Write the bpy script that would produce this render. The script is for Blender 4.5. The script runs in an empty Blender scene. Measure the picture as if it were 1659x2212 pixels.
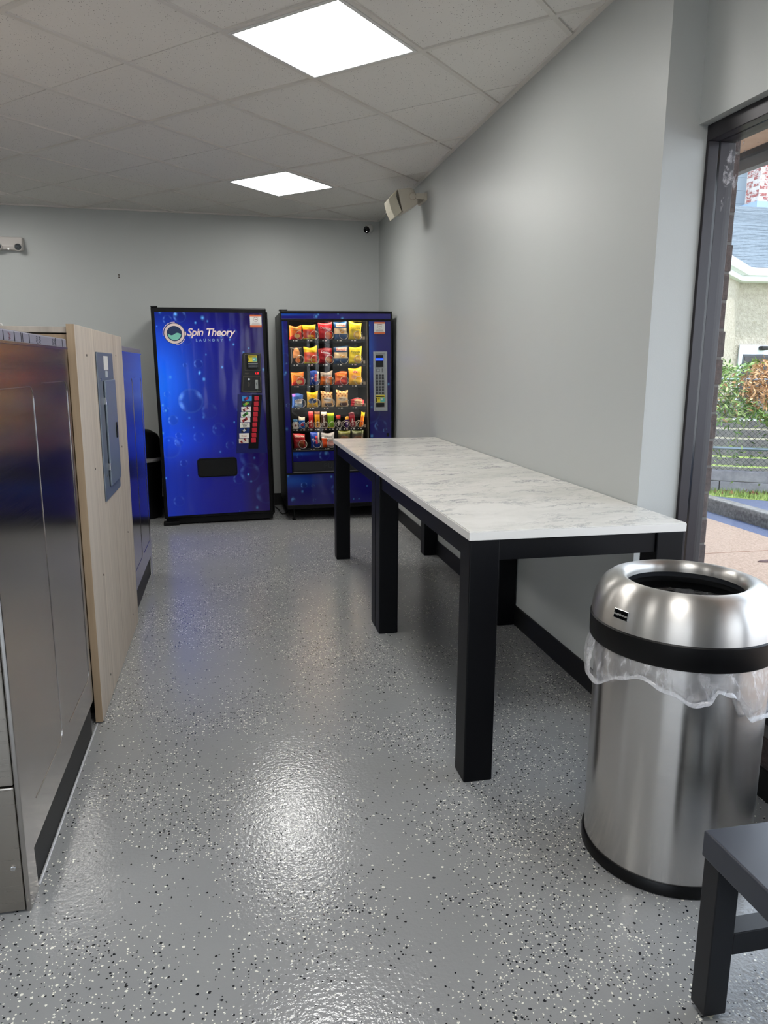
import bpy, bmesh, math, random
import numpy as np
from mathutils import Vector, Matrix
random.seed(7)
SC = bpy.context.scene
COL = SC.collection

# ------------------------------------------------------------------ camera
F_PX, PITCH, ROLL, YAW, HC = 1593.0, 0.1945, 0.0049, math.radians(11.87), 1.37
cp, sp, cr, sr = math.cos(PITCH), math.sin(PITCH), math.cos(ROLL), math.sin(ROLL)
R = Matrix(((cr, -sr, 0), (sr, cr, 0), (0, 0, 1))) @ Matrix(((1, 0, 0), (0, -sp, -cp), (0, cp, -sp)))
Fw = Matrix(((math.cos(YAW), math.sin(YAW), 0), (-math.sin(YAW), math.cos(YAW), 0), (0, 0, 1)))
W2C = R @ Fw.transposed()
right, down, fwd = Vector(W2C[0]), Vector(W2C[1]), Vector(W2C[2])
cam = bpy.data.cameras.new('camera'); cam.sensor_fit = 'HORIZONTAL'; cam.sensor_width = 36
cam.lens = 36 * F_PX / 1659; cam.clip_start = 0.05; cam.clip_end = 200
co = bpy.data.objects.new('camera', cam); COL.objects.link(co)
co.matrix_world = Matrix.Translation((0, 0, HC)) @ Matrix((right, -down, -fwd)).transposed().to_4x4()
SC.camera = co

# ------------------------------------------------------------------ world, sun, exposure
SC.view_settings.view_transform = 'Standard'; SC.view_settings.look = 'None'
SC.view_settings.gamma = 1; SC.view_settings.use_curve_mapping = False
SC.view_settings.exposure = 0.90
wd = bpy.data.worlds.new('sky'); SC.world = wd; wd.use_nodes = True
wn = wd.node_tree.nodes; wl = wd.node_tree.links
bg = wn['Background']; bg.inputs[0].default_value = (0.80, 0.90, 1.0, 1); bg.inputs[1].default_value = 2.6
tc = wn.new('ShaderNodeTexCoord'); sx = wn.new('ShaderNodeSeparateXYZ'); rp = wn.new('ShaderNodeValToRGB')
wl.new(tc.outputs['Generated'], sx.inputs[0]); wl.new(sx.outputs['Z'], rp.inputs[0]); wl.new(rp.outputs[0], bg.inputs[0])
rp.color_ramp.elements[0].color = (0.92, 0.95, 1, 1); rp.color_ramp.elements[1].color = (0.62, 0.78, 1, 1)
sun = bpy.data.lights.new('sun', 'SUN'); sun.energy = 2.5; sun.angle = math.radians(4); sun.color = (1, 0.96, 0.9)
so = bpy.data.objects.new('sun', sun); COL.objects.link(so)
so.rotation_euler = Vector((-0.35, 0.45, -1.15)).to_track_quat('-Z', 'Y').to_euler()
PANEL_EMIT = 11.5
FILL_PANELS = 6
CASE_EMIT = 20.0

# ------------------------------------------------------------------ helpers
def lin(c):
    if isinstance(c, str):
        c = c.lstrip('#'); c = [int(c[i:i+2], 16) / 255 for i in (0, 2, 4)]
        return [(x / 12.92 if x <= .04045 else ((x + .055) / 1.055) ** 2.4) for x in c]
    return list(c)
MATS = {}
def pm(name, col, rough=.5, metal=0., spec=.5, emit=None, es=0., coat=0., alpha=1., trans=0., ior=1.5):
    if name in MATS: return MATS[name]
    m = bpy.data.materials.new(name); m.use_nodes = True; b = m.node_tree.nodes['Principled BSDF']
    b.inputs['Base Color'].default_value = (*lin(col), 1); b.inputs['Roughness'].default_value = rough
    b.inputs['Metallic'].default_value = metal; b.inputs['Specular IOR Level'].default_value = spec
    b.inputs['Coat Weight'].default_value = coat; b.inputs['Alpha'].default_value = alpha
    b.inputs['Transmission Weight'].default_value = trans; b.inputs['IOR'].default_value = ior
    if emit: b.inputs['Emission Color'].default_value = (*lin(emit), 1); b.inputs['Emission Strength'].default_value = es
    MATS[name] = m; return m
class NT:
    def __init__(s, m): s.m = m; s.t = m.node_tree; s.n = s.t.nodes; s.b = s.n['Principled BSDF']
    def N(s, typ, ins=None, **kw):
        n = s.n.new('ShaderNode' + typ)
        for k, v in kw.items(): setattr(n, k, v)
        for k, v in (ins or {}).items():
            if isinstance(v, bpy.types.NodeSocket): s.t.links.new(v, n.inputs[k])
            else: n.inputs[k].default_value = v
        return n
    def L(s, a, b): s.t.links.new(a, b)
    def math(s, op, a, b=0., c=0.):
        n = s.n.new('ShaderNodeMath'); n.operation = op
        for i, v in enumerate((a, b, c)):
            if isinstance(v, bpy.types.NodeSocket): s.L(v, n.inputs[i])
            else: n.inputs[i].default_value = v
        return n.outputs[0]
    def mix(s, f, a, b):
        n = s.n.new('ShaderNodeMix'); n.data_type = 'RGBA'
        for i, v in ((0, f), (6, a), (7, b)):
            if isinstance(v, bpy.types.NodeSocket): s.L(v, n.inputs[i])
            else: n.inputs[i].default_value = v if i == 0 else (*lin(v), 1)
        return n.outputs[2]
    def ramp(s, f, p0, p1):
        n = s.N('MapRange', {'Value': f, 'From Min': p0, 'From Max': p1}); return n.outputs[0]
    def obj(s, scale=(1, 1, 1)):
        t = s.N('TexCoord'); mp = s.N('Mapping', {'Vector': t.outputs['Object'], 'Scale': scale}); return mp.outputs[0]
    def bump(s, h, strength, dist=.01):
        n = s.N('Bump', {'Height': h, 'Strength': strength, 'Distance': dist}); s.L(n.outputs[0], s.b.inputs['Normal']); return n

class MB:
    def __init__(s): s.v = []; s.f = []; s.mi = []; s.cur = 0
    def add(s, vs, fs, M=None):
        o = len(s.v)
        s.v += [tuple(M @ Vector(p)) if M else tuple(p) for p in vs]
        for f in fs: s.f.append([o + i for i in f]); s.mi.append(s.cur)
        return s
    def box(s, x0, x1, y0, y1, z0, z1, M=None):
        return s.add([(x0,y0,z0),(x1,y0,z0),(x1,y1,z0),(x0,y1,z0),(x0,y0,z1),(x1,y0,z1),(x1,y1,z1),(x0,y1,z1)],
                     [(0,3,2,1),(4,5,6,7),(0,1,5,4),(1,2,6,5),(2,3,7,6),(3,0,4,7)], M)
    def prism(s, poly, a, b, axis='y', M=None):
        # poly in the two other axes, extruded along axis from a to b
        def P(p, t): return {'y': (p[0], t, p[1]), 'x': (t, p[0], p[1]), 'z': (p[0], p[1], t)}[axis]
        n = len(poly)
        return s.add([P(p, a) for p in poly] + [P(p, b) for p in poly],
                     [tuple(range(n)), tuple(range(2*n-1, n-1, -1))] + [(i, i+n, (i+1) % n + n, (i+1) % n) for i in range(n)], M)
    def lathe(s, prof, n=48, M=None, close=False):
        vs = []; fs = []
        for r, z in prof:
            for k in range(n):
                a = 2*math.pi*k/n; vs.append((r*math.cos(a), r*math.sin(a), z))
        for i in range(len(prof)-1):
            for k in range(n): fs.append((i*n+k, i*n+(k+1) % n, (i+1)*n+(k+1) % n, (i+1)*n+k))
        if close:
            fs.append(tuple(range(n-1, -1, -1))); fs.append(tuple((len(prof)-1)*n+k for k in range(n)))
        return s.add(vs, fs, M)
    def cyl(s, c, r, h, axis='z', n=24):
        M = Matrix.Translation(c)
        if axis == 'y': M = M @ Matrix.Rotation(-math.pi/2, 4, 'X')
        if axis == 'x': M = M @ Matrix.Rotation(math.pi/2, 4, 'Y')
        return s.lathe([(r, 0), (r, h)], n, M, True)
    def tube(s, pts, r, n=8, cyc=False):
        pts = [Vector(p) for p in pts]; N = len(pts); vs = []; fs = []; up = None
        for i, p in enumerate(pts):
            a = pts[(i-1) % N] if (cyc or i > 0) else p; b = pts[(i+1) % N] if (cyc or i < N-1) else p
            d = (b-a).normalized()
            if up is None: up = d.orthogonal().normalized()
            up = (up - d*up.dot(d)).normalized(); w = d.cross(up)
            for k in range(n):
                t = 2*math.pi*k/n; vs.append(p + up*r*math.cos(t) + w*r*math.sin(t))
        for i in range(N if cyc else N-1):
            j = (i+1) % N
            for k in range(n): fs.append((i*n+k, i*n+(k+1) % n, j*n+(k+1) % n, j*n+k))
        if not cyc: fs += [tuple(range(n-1, -1, -1)), tuple((N-1)*n+k for k in range(n))]
        return s.add(vs, fs)
    def mesh(s, name, mats, smooth=False):
        me = bpy.data.meshes.new(name); me.from_pydata(s.v, [], s.f)
        for m in (mats if isinstance(mats, (list, tuple)) else [mats]): me.materials.append(m)
        if any(s.mi): me.polygons.foreach_set('material_index', s.mi)
        bm = bmesh.new(); bm.from_mesh(me); bmesh.ops.recalc_face_normals(bm, faces=bm.faces); bm.to_mesh(me); bm.free()
        if smooth: me.polygons.foreach_set('use_smooth', [True]*len(me.polygons)); me.set_sharp_from_angle(angle=math.radians(40))
        me.update(); return me
    def build(s, name, mats, parent=None, smooth=False, bevel=0., loc=None, seg=2):
        return obj(name, s.mesh(name, mats, smooth), parent, bevel, loc, seg)
def obj(name, me, parent=None, bevel=0., loc=None, seg=2):
    o = bpy.data.objects.new(name, me); COL.objects.link(o)
    if parent: o.parent = parent
    if loc: o.location = loc
    if bevel:
        b = o.modifiers.new('bevel', 'BEVEL'); b.width = bevel; b.segments = seg; b.limit_method = 'ANGLE'; b.harden_normals = False
    return o
def box(name, x0, x1, y0, y1, z0, z1, mat, parent=None, bevel=0.):
    cx, cy, cz = (x0+x1)/2, (y0+y1)/2, min(z0, z1)
    return MB().box(x0-cx, x1-cx, y0-cy, y1-cy, z0-cz, z1-cz).build(name, mat, parent, bevel=bevel, loc=(cx, cy, cz))
def empty(name, loc=(0, 0, 0), rot=(0, 0, 0), parent=None):
    o = bpy.data.objects.new(name, None); COL.objects.link(o); o.location = loc; o.rotation_euler = rot
    o.empty_display_size = .05
    if parent: o.parent = parent
    return o
def tag(o, label=None, cat=None, group=None, kind=None):
    if label: o['label'] = label
    if cat: o['category'] = cat
    if group: o['group'] = group
    if kind: o['kind'] = kind
    return o
def struct(o, label=None): return tag(o, label, None, None, 'structure')
TXT = {}
def text_mesh(s, size, mat, shear=0., spacing=1., bold=0., depth=0., ax='LEFT'):
    key = (s, size, mat.name, shear, spacing, bold, ax)
    if key in TXT: return TXT[key]
    cu = bpy.data.curves.new('lettering', 'FONT'); cu.body = s; cu.size = size; cu.shear = shear
    cu.space_character = spacing; cu.offset = bold; cu.align_x = ax; cu.resolution_u = 3; cu.extrude = depth
    t = bpy.data.objects.new('t', cu); me = bpy.data.meshes.new_from_object(t)
    bpy.data.objects.remove(t); me.materials.clear(); me.materials.append(mat)
    me.transform(Matrix.Rotation(math.pi/2, 4, 'X')); TXT[key] = me; return me   # faces -y
def text(name, s, x, y, z, size, mat, parent, rot=0., **kw):
    o = obj(name, text_mesh(s, size, mat, **kw), parent, loc=(x, y, z)); o.rotation_euler = (0, rot, 0); return o

# ------------------------------------------------------------------ materials
m = pm('wall_paint_grey', '#b7bab8', .42, spec=.35); n = NT(m)
nz = n.N('TexNoise', {'Vector': n.obj(), 'Scale': 260., 'Detail': 3.}); n.bump(nz.outputs[0], .10, .002)
WALL = m
BLACKTRIM = pm('black_vinyl_base', '#020204', .5)
m = pm('ceiling_tile_mineral', '#e4e1dc', .9, spec=.1); n = NT(m)
c = n.obj(); wz = n.N('TexNoise', {'Vector': c, 'Scale': 9., 'Detail': 2.})
vo = n.N('TexVoronoi', {'Vector': c, 'Scale': 120., 'Randomness': 1.}); sp_ = n.N('SeparateColor', {'Color': vo.outputs['Color']})
thr = n.math('MULTIPLY', sp_.outputs[0], .23); hole = n.math('LESS_THAN', vo.outputs['Distance'], thr)
den = n.math('LESS_THAN', sp_.outputs[1], n.math('MULTIPLY_ADD', wz.outputs[0], .5, .42)); hole = n.math('MULTIPLY', hole, den)
n.L(n.mix(hole, '#e4e1dc', '#3f3a35'), n.b.inputs['Base Color'])
n.bump(n.math('SUBTRACT', 1., hole), .6, .004); TILE = m
TEE = pm('tee_white_steel', '#d8d4cd', .45)
LIGHTFRAME = pm('light_frame_white', '#dcdcda', .4)
DIFF = pm('panel_diffuser_lit', '#ffffff', .5, emit=(1, .985, .95), es=PANEL_EMIT)

m = pm('floor_flake_epoxy', '#8f9192', .11, spec=.5, coat=0.); n = NT(m)
c = n.obj(); big = n.N('TexNoise', {'Vector': c, 'Scale': 1.7, 'Detail': 3., 'Roughness': .6})
warp = n.N('TexNoise', {'Vector': c, 'Scale': 190., 'Detail': 1.})
wv = n.N('VectorMath', {0: warp.outputs['Color'], 1: (.5, .5, .5)}, operation='SUBTRACT')
wv = n.N('VectorMath', {0: wv.outputs[0], 'Scale': .0055}, operation='SCALE')
cw = n.N('VectorMath', {0: c, 1: wv.outputs[0]}, operation='ADD').outputs[0]
dens = n.ramp(big.outputs[0], .43, .62)
tone = n.N('TexNoise', {'Vector': c, 'Scale': 3., 'Detail': 3.})
base = n.mix(tone.outputs[0], '#929395', '#9e9f9f'); col = base
for k, (sc, rad, d0, d1, cc) in enumerate([(150., .33, .02, .26, '#fbf9ee'), (120., .32, .02, .20, '#10141b'), (84., .29, .02, .18, '#f8f6ec'), (76., .27, .025, .16, '#141820')]):
    off = n.N('VectorMath', {0: cw, 1: (3.7*k, 1.3*k, .31*k)}, operation='ADD').outputs[0]
    vo = n.N('TexVoronoi', {'Vector': off, 'Scale': sc, 'Randomness': 1.}, voronoi_dimensions='2D')
    sc_ = n.N('SeparateColor', {'Color': vo.outputs['Color']})
    r_ = n.math('MULTIPLY_ADD', sc_.outputs[1], rad*.7, rad*.35)
    on = n.math('LESS_THAN', vo.outputs['Distance'], r_)
    pres = n.math('LESS_THAN', sc_.outputs[0], n.math('MULTIPLY_ADD', dens, d1-d0, d0))
    col = n.mix(n.math('MULTIPLY', on, pres), col, cc)
n.L(col, n.b.inputs['Base Color'])
b1 = n.N('TexNoise', {'Vector': c, 'Scale': 90., 'Detail': 2., 'Roughness': .55}); b2 = n.N('TexNoise', {'Vector': c, 'Scale': 6., 'Detail': 1.})
n.bump(b1.outputs[0], .18, .006)
FLOOR = m

def steel(name, col, rough, sc, aniso=0., bs=.05, rot=0.):
    m = pm(name, col, rough, 1.); n = NT(m)
    nz = n.N('TexNoise', {'Vector': n.obj(sc), 'Scale': 1., 'Detail': 3., 'Roughness': .6})
    n.L(n.math('MULTIPLY_ADD', nz.outputs[0], .16, rough-.08), n.b.inputs['Roughness'])
    n.b.inputs['Anisotropic'].default_value = aniso; n.b.inputs['Anisotropic Rotation'].default_value = rot
    n.bump(nz.outputs[0], bs, .002); return m
WSTEEL = steel('brushed_steel_side', '#b4b0ac', .17, (20, 3, 500), 0, .03)
WFRONT = steel('brushed_steel_front', '#a39d95', .30, (6, 20, 500), 0, .08)
BSTEEL = steel('brushed_steel_bin', '#cfccc8', .22, (9, 9, 900), .8, .05, .25)
CHROME = pm('chrome_screw', '#c9c9c9', .18, 1.)
BLK = pm('black_table_paint', '#030408', .45, spec=.2)
BLKP = pm('black_plastic', '#020203', .42, spec=.3)
BLKG = pm('black_gloss', '#050608', .12)
BLKV = pm('black_machine_steel', '#020203', .38, spec=.25)
GREYBENCH = pm('dark_grey_powder_coat', '#3c3f4a', .42)
m = pm('bench_top_grey', '#383b44', .30); 

m = pm('marble_laminate', '#e6e4de', .22, spec=.5); n = NT(m)
c = n.obj(); nzw = n.N('TexNoise', {'Vector': c, 'Scale': 2.6, 'Detail': 6., 'Roughness': .62})
cc = n.N('VectorMath', {0: nzw.outputs['Color'], 'Scale': .8}, operation='SCALE')
rt = n.N('VectorRotate', {'Vector': c, 'Angle': -.30}); ms = n.N('VectorMath', {0: rt.outputs[0], 1: (.9, 3.0, 1)}, operation='MULTIPLY')
cc = n.N('VectorMath', {0: ms.outputs[0], 1: cc.outputs[0]}, operation='ADD')
v1 = n.N('TexNoise', {'Vector': cc.outputs[0], 'Scale': 1.4, 'Detail': 7., 'Roughness': .6})
ln = n.math('ABSOLUTE', n.math('SUBTRACT', v1.outputs[0], .5)); vein = n.math('SUBTRACT', 1., n.ramp(ln, .0, .017))
msk = n.N('TexNoise', {'Vector': c, 'Scale': 3.4, 'Detail': 3.}); msk = n.ramp(msk.outputs[0], .44, .60)
vein = n.math('MULTIPLY', vein, msk)
cl = n.N('TexNoise', {'Vector': cc.outputs[0], 'Scale': .9, 'Detail': 5., 'Roughness': .7}); cl = n.ramp(cl.outputs[0], .40, .68)
base = n.mix(cl, '#ebe9e4', '#cfcec8'); v2 = n.N('TexNoise', {'Vector': cc.outputs[0], 'Scale': 3.3, 'Detail': 6., 'Roughness': .62})
l2 = n.math('SUBTRACT', 1., n.ramp(n.math('ABSOLUTE', n.math('SUBTRACT', v2.outputs[0], .48)), .0, .022)); m2 = n.N('TexNoise', {'Vector': n.obj((1, 2, 1)), 'Scale': 2.3, 'Detail': 4.})
l2 = n.math('MULTIPLY', l2, n.math('MULTIPLY', n.ramp(m2.outputs[0], .42, .62), .55))
col = n.mix(n.math('MAXIMUM', n.math('MULTIPLY', vein, .9), l2), base, '#757984'); n.L(col, n.b.inputs['Base Color'])
MARBLE = m
EDGE = pm('laminate_edge_white', '#e4e2de', .35)

m = pm('pale_oak_laminate', '#b8aa98', .5); n = NT(m)
c = n.obj((14, 26, .9)); a = n.N('TexNoise', {'Vector': c, 'Scale': 1.6, 'Detail': 5., 'Roughness': .62})
b_ = n.N('TexNoise', {'Vector': n.obj((5, 7, .35)), 'Scale': 1., 'Detail': 2.})
col = n.mix(n.ramp(a.outputs[0], .34, .66), '#cbbfb0', '#a4978a'); col = n.mix(n.math('MULTIPLY', n.ramp(b_.outputs[0], .40, .62), .6), col, '#bcb1a4')
n.L(col, n.b.inputs['Base Color']); WOOD = m
m = pm('oak_edge_band', '#b39a7b', .55); n = NT(m)
a = n.N('TexNoise', {'Vector': n.obj((60, 60, 3)), 'Scale': 1., 'Detail': 4.}); n.L(n.mix(a.outputs[0], '#9d8468', '#c2aa8b'), n.b.inputs['Base Color']); WOODE = m
PANELGREY = pm('electrical_panel_grey', '#5f6976', .33, spec=.5)
GLASS = pm('window_glass', '#ffffff', .0)
def glass(name, tint=(1, 1, 1), refl=.06):
    m = bpy.data.materials.new(name); m.use_nodes = True; t = m.node_tree; t.nodes.clear()
    o = t.nodes.new('ShaderNodeOutputMaterial'); tr = t.nodes.new('ShaderNodeBsdfTransparent'); gl = t.nodes.new('ShaderNodeBsdfGlossy')
    lw = t.nodes.new('ShaderNodeLayerWeight'); lw.inputs[0].default_value = .5; pw = t.nodes.new('ShaderNodeMath'); pw.operation = 'POWER'; pw.inputs[1].default_value = 5; t.links.new(lw.outputs['Facing'], pw.inputs[0]); fr = t.nodes.new('ShaderNodeMath'); fr.operation = 'MULTIPLY_ADD'; fr.inputs[1].default_value = .9; fr.inputs[2].default_value = .04; t.links.new(pw.outputs[0], fr.inputs[0]); mx = t.nodes.new('ShaderNodeMixShader')
    tr.inputs[0].default_value = (*tint, 1); gl.inputs['Roughness'].default_value = .01
    t.links.new(fr.outputs[0], mx.inputs[0]); t.links.new(tr.outputs[0], mx.inputs[1]); t.links.new(gl.outputs[0], mx.inputs[2]); t.links.new(mx.outputs[0], o.inputs[0])
    return m
WGLASS = glass('clear_window_glass', (.94, .96, .97)); CGLASS = glass('case_glass', (.97, .97, .97))
BRONZE = pm('bronze_anodized_frame', '#2a272b', .38, .3)
IVORY = pm('ivory_plastic', '#c2bbac', .5)
WHITE = pm('white_plastic', '#d9d8d4', .4)

# ------------------------------------------------------------------ structure
XR, YB, CH, XL, YF = 1.487, 7.372, 2.741, -5.0, -3.6
XW, YC = 1.65, 2.462
fl = MB().box(XL-.2, XW+.12, YF-.2, YB+.12, -.12, 0).build('floor', FLOOR); struct(fl, 'grey epoxy floor with scattered black and white flecks')
struct(box('wall_back', XL, XR+.14, YB, YB+.12, 0, 2.95, WALL), 'plain grey painted back wall')
struct(box('wall_right', XR, 1.742, YC, YB, 0, 2.95, WALL), 'plain grey painted wall behind the marble tables')
struct(box('wall_left', XL-.12, XL, YF, YB, 0, 2.95, WALL))
struct(box('wall_front', -1.1, XW+.1, YF-.12, YF, 0, 2.95, WALL)); struct(box('trim_4', XL, -1.1, YF-.12, YF, 2.25, 2.95, WALL)); struct(box('trim_5', XL, -1.1, YF-.12, YF, 0, .12, BLACKTRIM))
w2 = empty('window_2', (0, YF, 0)); struct(w2, 'glazed shop front behind the viewer')
for i, x in enumerate((-4.96, -4.05, -3.15, -2.15, -1.14)): box('mullion', x-.03, x+.03, -.11, 0, .12, 2.25, BRONZE, w2, .002)
box('transom', XL, -1.1, -.11, 0, 2.2, 2.25, BRONZE, w2); box('transom', -3.15, -2.15, -.11, 0, 1.0, 1.06, BRONZE, w2)
for a, b in ((-4.93, -4.08), (-4.02, -3.18), (-3.12, -2.18), (-2.12, -1.17)): box('pane', a, b, -.06, -.054, .12, 2.2, WGLASS, w2)
hd = box('trim_1', 1.616, 1.78, YF, YC, 2.19, 2.95, WALL); struct(hd, 'grey painted header over the storefront window')
# holes in back wall
for z in (2.178, 2.162): MB().cyl((-.935, YB-.0015, z), .006, .002, 'y', 10).build('screw_hole', pm('hole_brown', '#4a4038', .8), None) if False else None
hl = empty('wall_anchor', (-.935, YB, 2.155)); tag(hl, 'pair of small leftover brown screw holes in the back wall', 'screw hole')
for z in (.006, .026): MB().cyl((0, -.003, z), .007, .003, 'y', 10).build('anchor', pm('hole_brown', '#4a4038', .8), hl)
def bb(name, x0, x1, y0, y1, h=.108):
    o = box(name, x0, x1, y0, y1, 0, h, BLACKTRIM, bevel=.003); struct(o, 'black vinyl baseboard'); return o
bb('baseboard_right', XR-.012, XR, YC, YB-.012); bb('baseboard_back', XL+.012, XR, YB-.012, YB, .12)
bb('baseboard_left', XL, XL+.012, YF, YB-.012); bb('baseboard_corner', XR, 1.62, YC-.012, YC)

# ceiling: diagonal 2 ft grid
S = .6096; g0 = Vector((-.399, 3.060)); dM = Vector((1, 1)).normalized()*S; dL = Vector((-1, 1)).normalized()*S
def gp(L, M): return g0 + dL*L + dM*M
def clip(poly, x0=XL, x1=XR, y0=YF, y1=YB):
    for ax, lim, sgn in ((0, x0, 1), (0, x1, -1), (1, y0, 1), (1, y1, -1)):
        out = []
        for i in range(len(poly)):
            a, b = poly[i], poly[(i+1) % len(poly)]; da, db = (a[ax]-lim)*sgn, (b[ax]-lim)*sgn
            if da >= 0: out.append(a)
            if da*db < 0: t = da/(da-db); out.append(a+(b-a)*t)
        poly = out
        if len(poly) < 3: return []
    return poly
def area(p): return abs(sum(p[i][0]*p[(i+1) % len(p)][1]-p[(i+1) % len(p)][0]*p[i][1] for i in range(len(p))))/2
XE = XW-.034
ce = MB().box(XL-.1, XW+.1, YF-.1, YB+.1, CH+.06, CH+.12).build('ceiling', pm('plenum_grey', '#6b6863', .9)); struct(ce, 'suspended ceiling of speckled white tiles')
lights = [(-1, 1), (2, 4), (5, 7), (-4, -2)] + [(L+k, M-k) for k in (3, 6) for L, M in ((-1, 1), (2, 4), (-4, -2))]
lset = set(lights)
def rect(L0, L1, M0, M1): return [gp(L0, M0), gp(L0, M1), gp(L1, M1), gp(L1, M0)]
def xlim(yc): return XR if yc > YC else XE
g = .012/S
def addpoly(mb, poly, z0, z1):
    if poly and area(poly) > 2e-4: mb.prism([tuple(p) for p in poly], z0, z1, 'z'); return True
def clip2(poly):   # room outline has a step at YC
    a = clip(poly, XL, XR, YC, YB); b = clip(poly, XL, XE, YF, YC); return [q for q in (a, b) if q]
for L in range(-16, 17):
    for M in range(-16, 18, 2):
        mb = MB(); hit = False
        for h in (0, 1):
            if (L, M+h) in lset: continue
            m0 = M+h+(g if h == 0 else .006); m1 = M+h+1-(g if h == 1 else .006)
            for q in clip2(rect(L+g, L+1-g, m0, m1)): hit |= bool(addpoly(mb, q, CH+.008, CH+.026))
        if hit and (L, M) not in lset and (L, M+1) not in lset:
            for q in clip2(rect(L+g, L+1-g, M+.99, M+1.01)): addpoly(mb, q, CH+.013, CH+.026)
        if hit: mb.build('ceiling_tile', TILE, ce)
for L in range(-16, 18):
    mb = MB(); hit = False
    for q in clip2(rect(L-.0195, L+.0195, -18, 19)): hit |= bool(addpoly(mb, q, CH, CH+.01))
    if hit: mb.build('ceiling_tee', TEE, ce)
for M in range(-16, 18, 2):
    mb = MB(); hit = False
    for q in clip2(rect(-18, 19, M-.0195, M+.0195)): hit |= bool(addpoly(mb, q, CH-.0005, CH+.0095))
    if hit: mb.build('ceiling_tee', TEE, ce)
for (L, M) in lset:
    for mm in (M, M+1):
        if mm % 2:
            for q in clip2(rect(L, L+1, mm-.0195, mm+.0195)):
                mb = MB(); addpoly(mb, q, CH-.0003, CH+.0097); mb.build('ceiling_tee', TEE, ce)
struct(box('trim_2', XR-.022, XR, YC, YB-.022, CH-.003, CH+.012, TEE)); struct(box('trim_3', XL, XR, YB-.022, YB, CH-.003, CH+.012, TEE))
lab = {(-1, 1): 'large square ceiling light panel nearest the camera, glowing white', (2, 4): 'smaller looking square ceiling light panel farther back, near the vending machines'}
nl = 0
for (L, M) in lights:
    P = clip(rect(L, L+1, M, M+1))
    if len(P) != 4 or area(P) < S*S*.98: continue
    c = gp(L+.5, M+.5); r = empty('ceiling_light', (c[0], c[1], CH), (0, 0, math.pi/4)); nl += 1
    tag(r, lab.get((L, M), 'square ceiling light panel over the unseen part of the laundry'), 'light', None if (L, M) in lab else 'ceiling lights outside the picture')
    h = S/2-.014; w = .016; fb = MB()
    for a in ((-h, h, -h, -h+w), (-h, h, h-w, h), (-h, -h+w, -h+w, h-w), (h-w, h, -h+w, h-w)): fb.box(a[0], a[1], a[2], a[3], -.004, .02)
    fb.build('frame', LIGHTFRAME, r, bevel=.002)
    MB().box(-h+w, h-w, -h+w, h-w, .004, .012).build('diffuser', DIFF, r)

# storefront window in the right wall
wf = empty('window_1', (XW, 0, 0)); struct(wf, 'storefront window with dark bronze frame')
x0, x1 = 0, .108
def fr(nm, a, b, c_, d, e, f): return box(nm, a, b, c_, d, e, f, BRONZE, wf, .002)
ZS, ZH = .30, 2.19
fr('head_frame', 0, .040, YF, YC, ZH-.052, ZH); fr('head_frame', .0465, .106, YF, YC, ZH-.052, ZH)
box('head_gasket', .040, .0465, YF, YC, ZH-.046, ZH, BLKG, wf)
fr('sill_frame', 0, .106, YF, YC, ZS-.05, ZS)
fr('jamb_frame', 0, .040, YC-.014, YC, ZS, ZH-.052); fr('jamb_frame', .0465, .106, YC-.014, YC, ZS, ZH-.052)
box('jamb_gasket', .0385, .0475, YC-.0135, YC, ZS, ZH-.052, BLKG, wf)
ys = [YC-.013, .95, -.55, -2.05, YF]
for i, y in enumerate(ys[1:-1]): fr('mullion', 0, .106, y-.025, y+.025, ZS, ZH-.052)
for i in range(4): box('pane', .041, .0455, ys[i+1]+.025, ys[i]-(.025 if i else 0), ZS, ZH-.052, WGLASS, wf)
# film residue at the top corner of the pane
m = pm('film_residue', '#d8d6dc', .6, alpha=1.); n = NT(m)
nz = n.N('TexNoise', {'Vector': n.obj((9, 9, 9)), 'Scale': 1.6, 'Detail': 8., 'Roughness': .75}); n.L(n.math('MULTIPLY', n.ramp(nz.outputs[0], .54, .62), .8), n.b.inputs['Alpha'])
mb = MB(); mb.prism([(YC-.052, 1.84), (YC-.10, 1.93), (YC-.16, 2.04), (YC-.5, 2.075), (YC-.8, 2.09), (YC-.8, 2.134), (YC-.052, 2.134)], .0395, .0405, 'x'); mb.build('film_residue', m, wf)
# knee wall of brick
m = pm('brown_brick', '#5c4a45', .85); n = NT(m)
a = n.N('TexNoise', {'Vector': n.obj(), 'Scale': 60., 'Detail': 5.}); oi = n.N('ObjectInfo')
c1 = n.mix(n.ramp(a.outputs[0], .3, .75), '#3c302e', '#5e4d48'); c2 = n.mix(n.math('MULTIPLY', oi.outputs['Random'], .5), c1, '#454040'); n.L(c2, n.b.inputs['Base Color'])
n.bump(a.outputs[0], .8, .006); BRICK = m
MORT = pm('grey_mortar', '#66625f', .9)
kw = box('wall_knee', XW+.012, XW+.15, YF, YC, 0, ZS-.05, MORT); struct(kw, 'low brown brick wall under the window')
kbm = MB().box(-.007, .006, -.1, .1, -.046, .046).mesh('brick', BRICK)
for r_ in range(2):
    for k in range(24):
        y = YC-.11-k*.213-(r_ % 2)*.1
        if y < YF+.15: continue
        o = obj('brick', kbm, kw, .002, (-.075, y-(YF+YC)/2, .052+r_*.104-0)); 
bb('baseboard_window', XW-.002, XW+.006, YF, YC-.01, .1)
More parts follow.
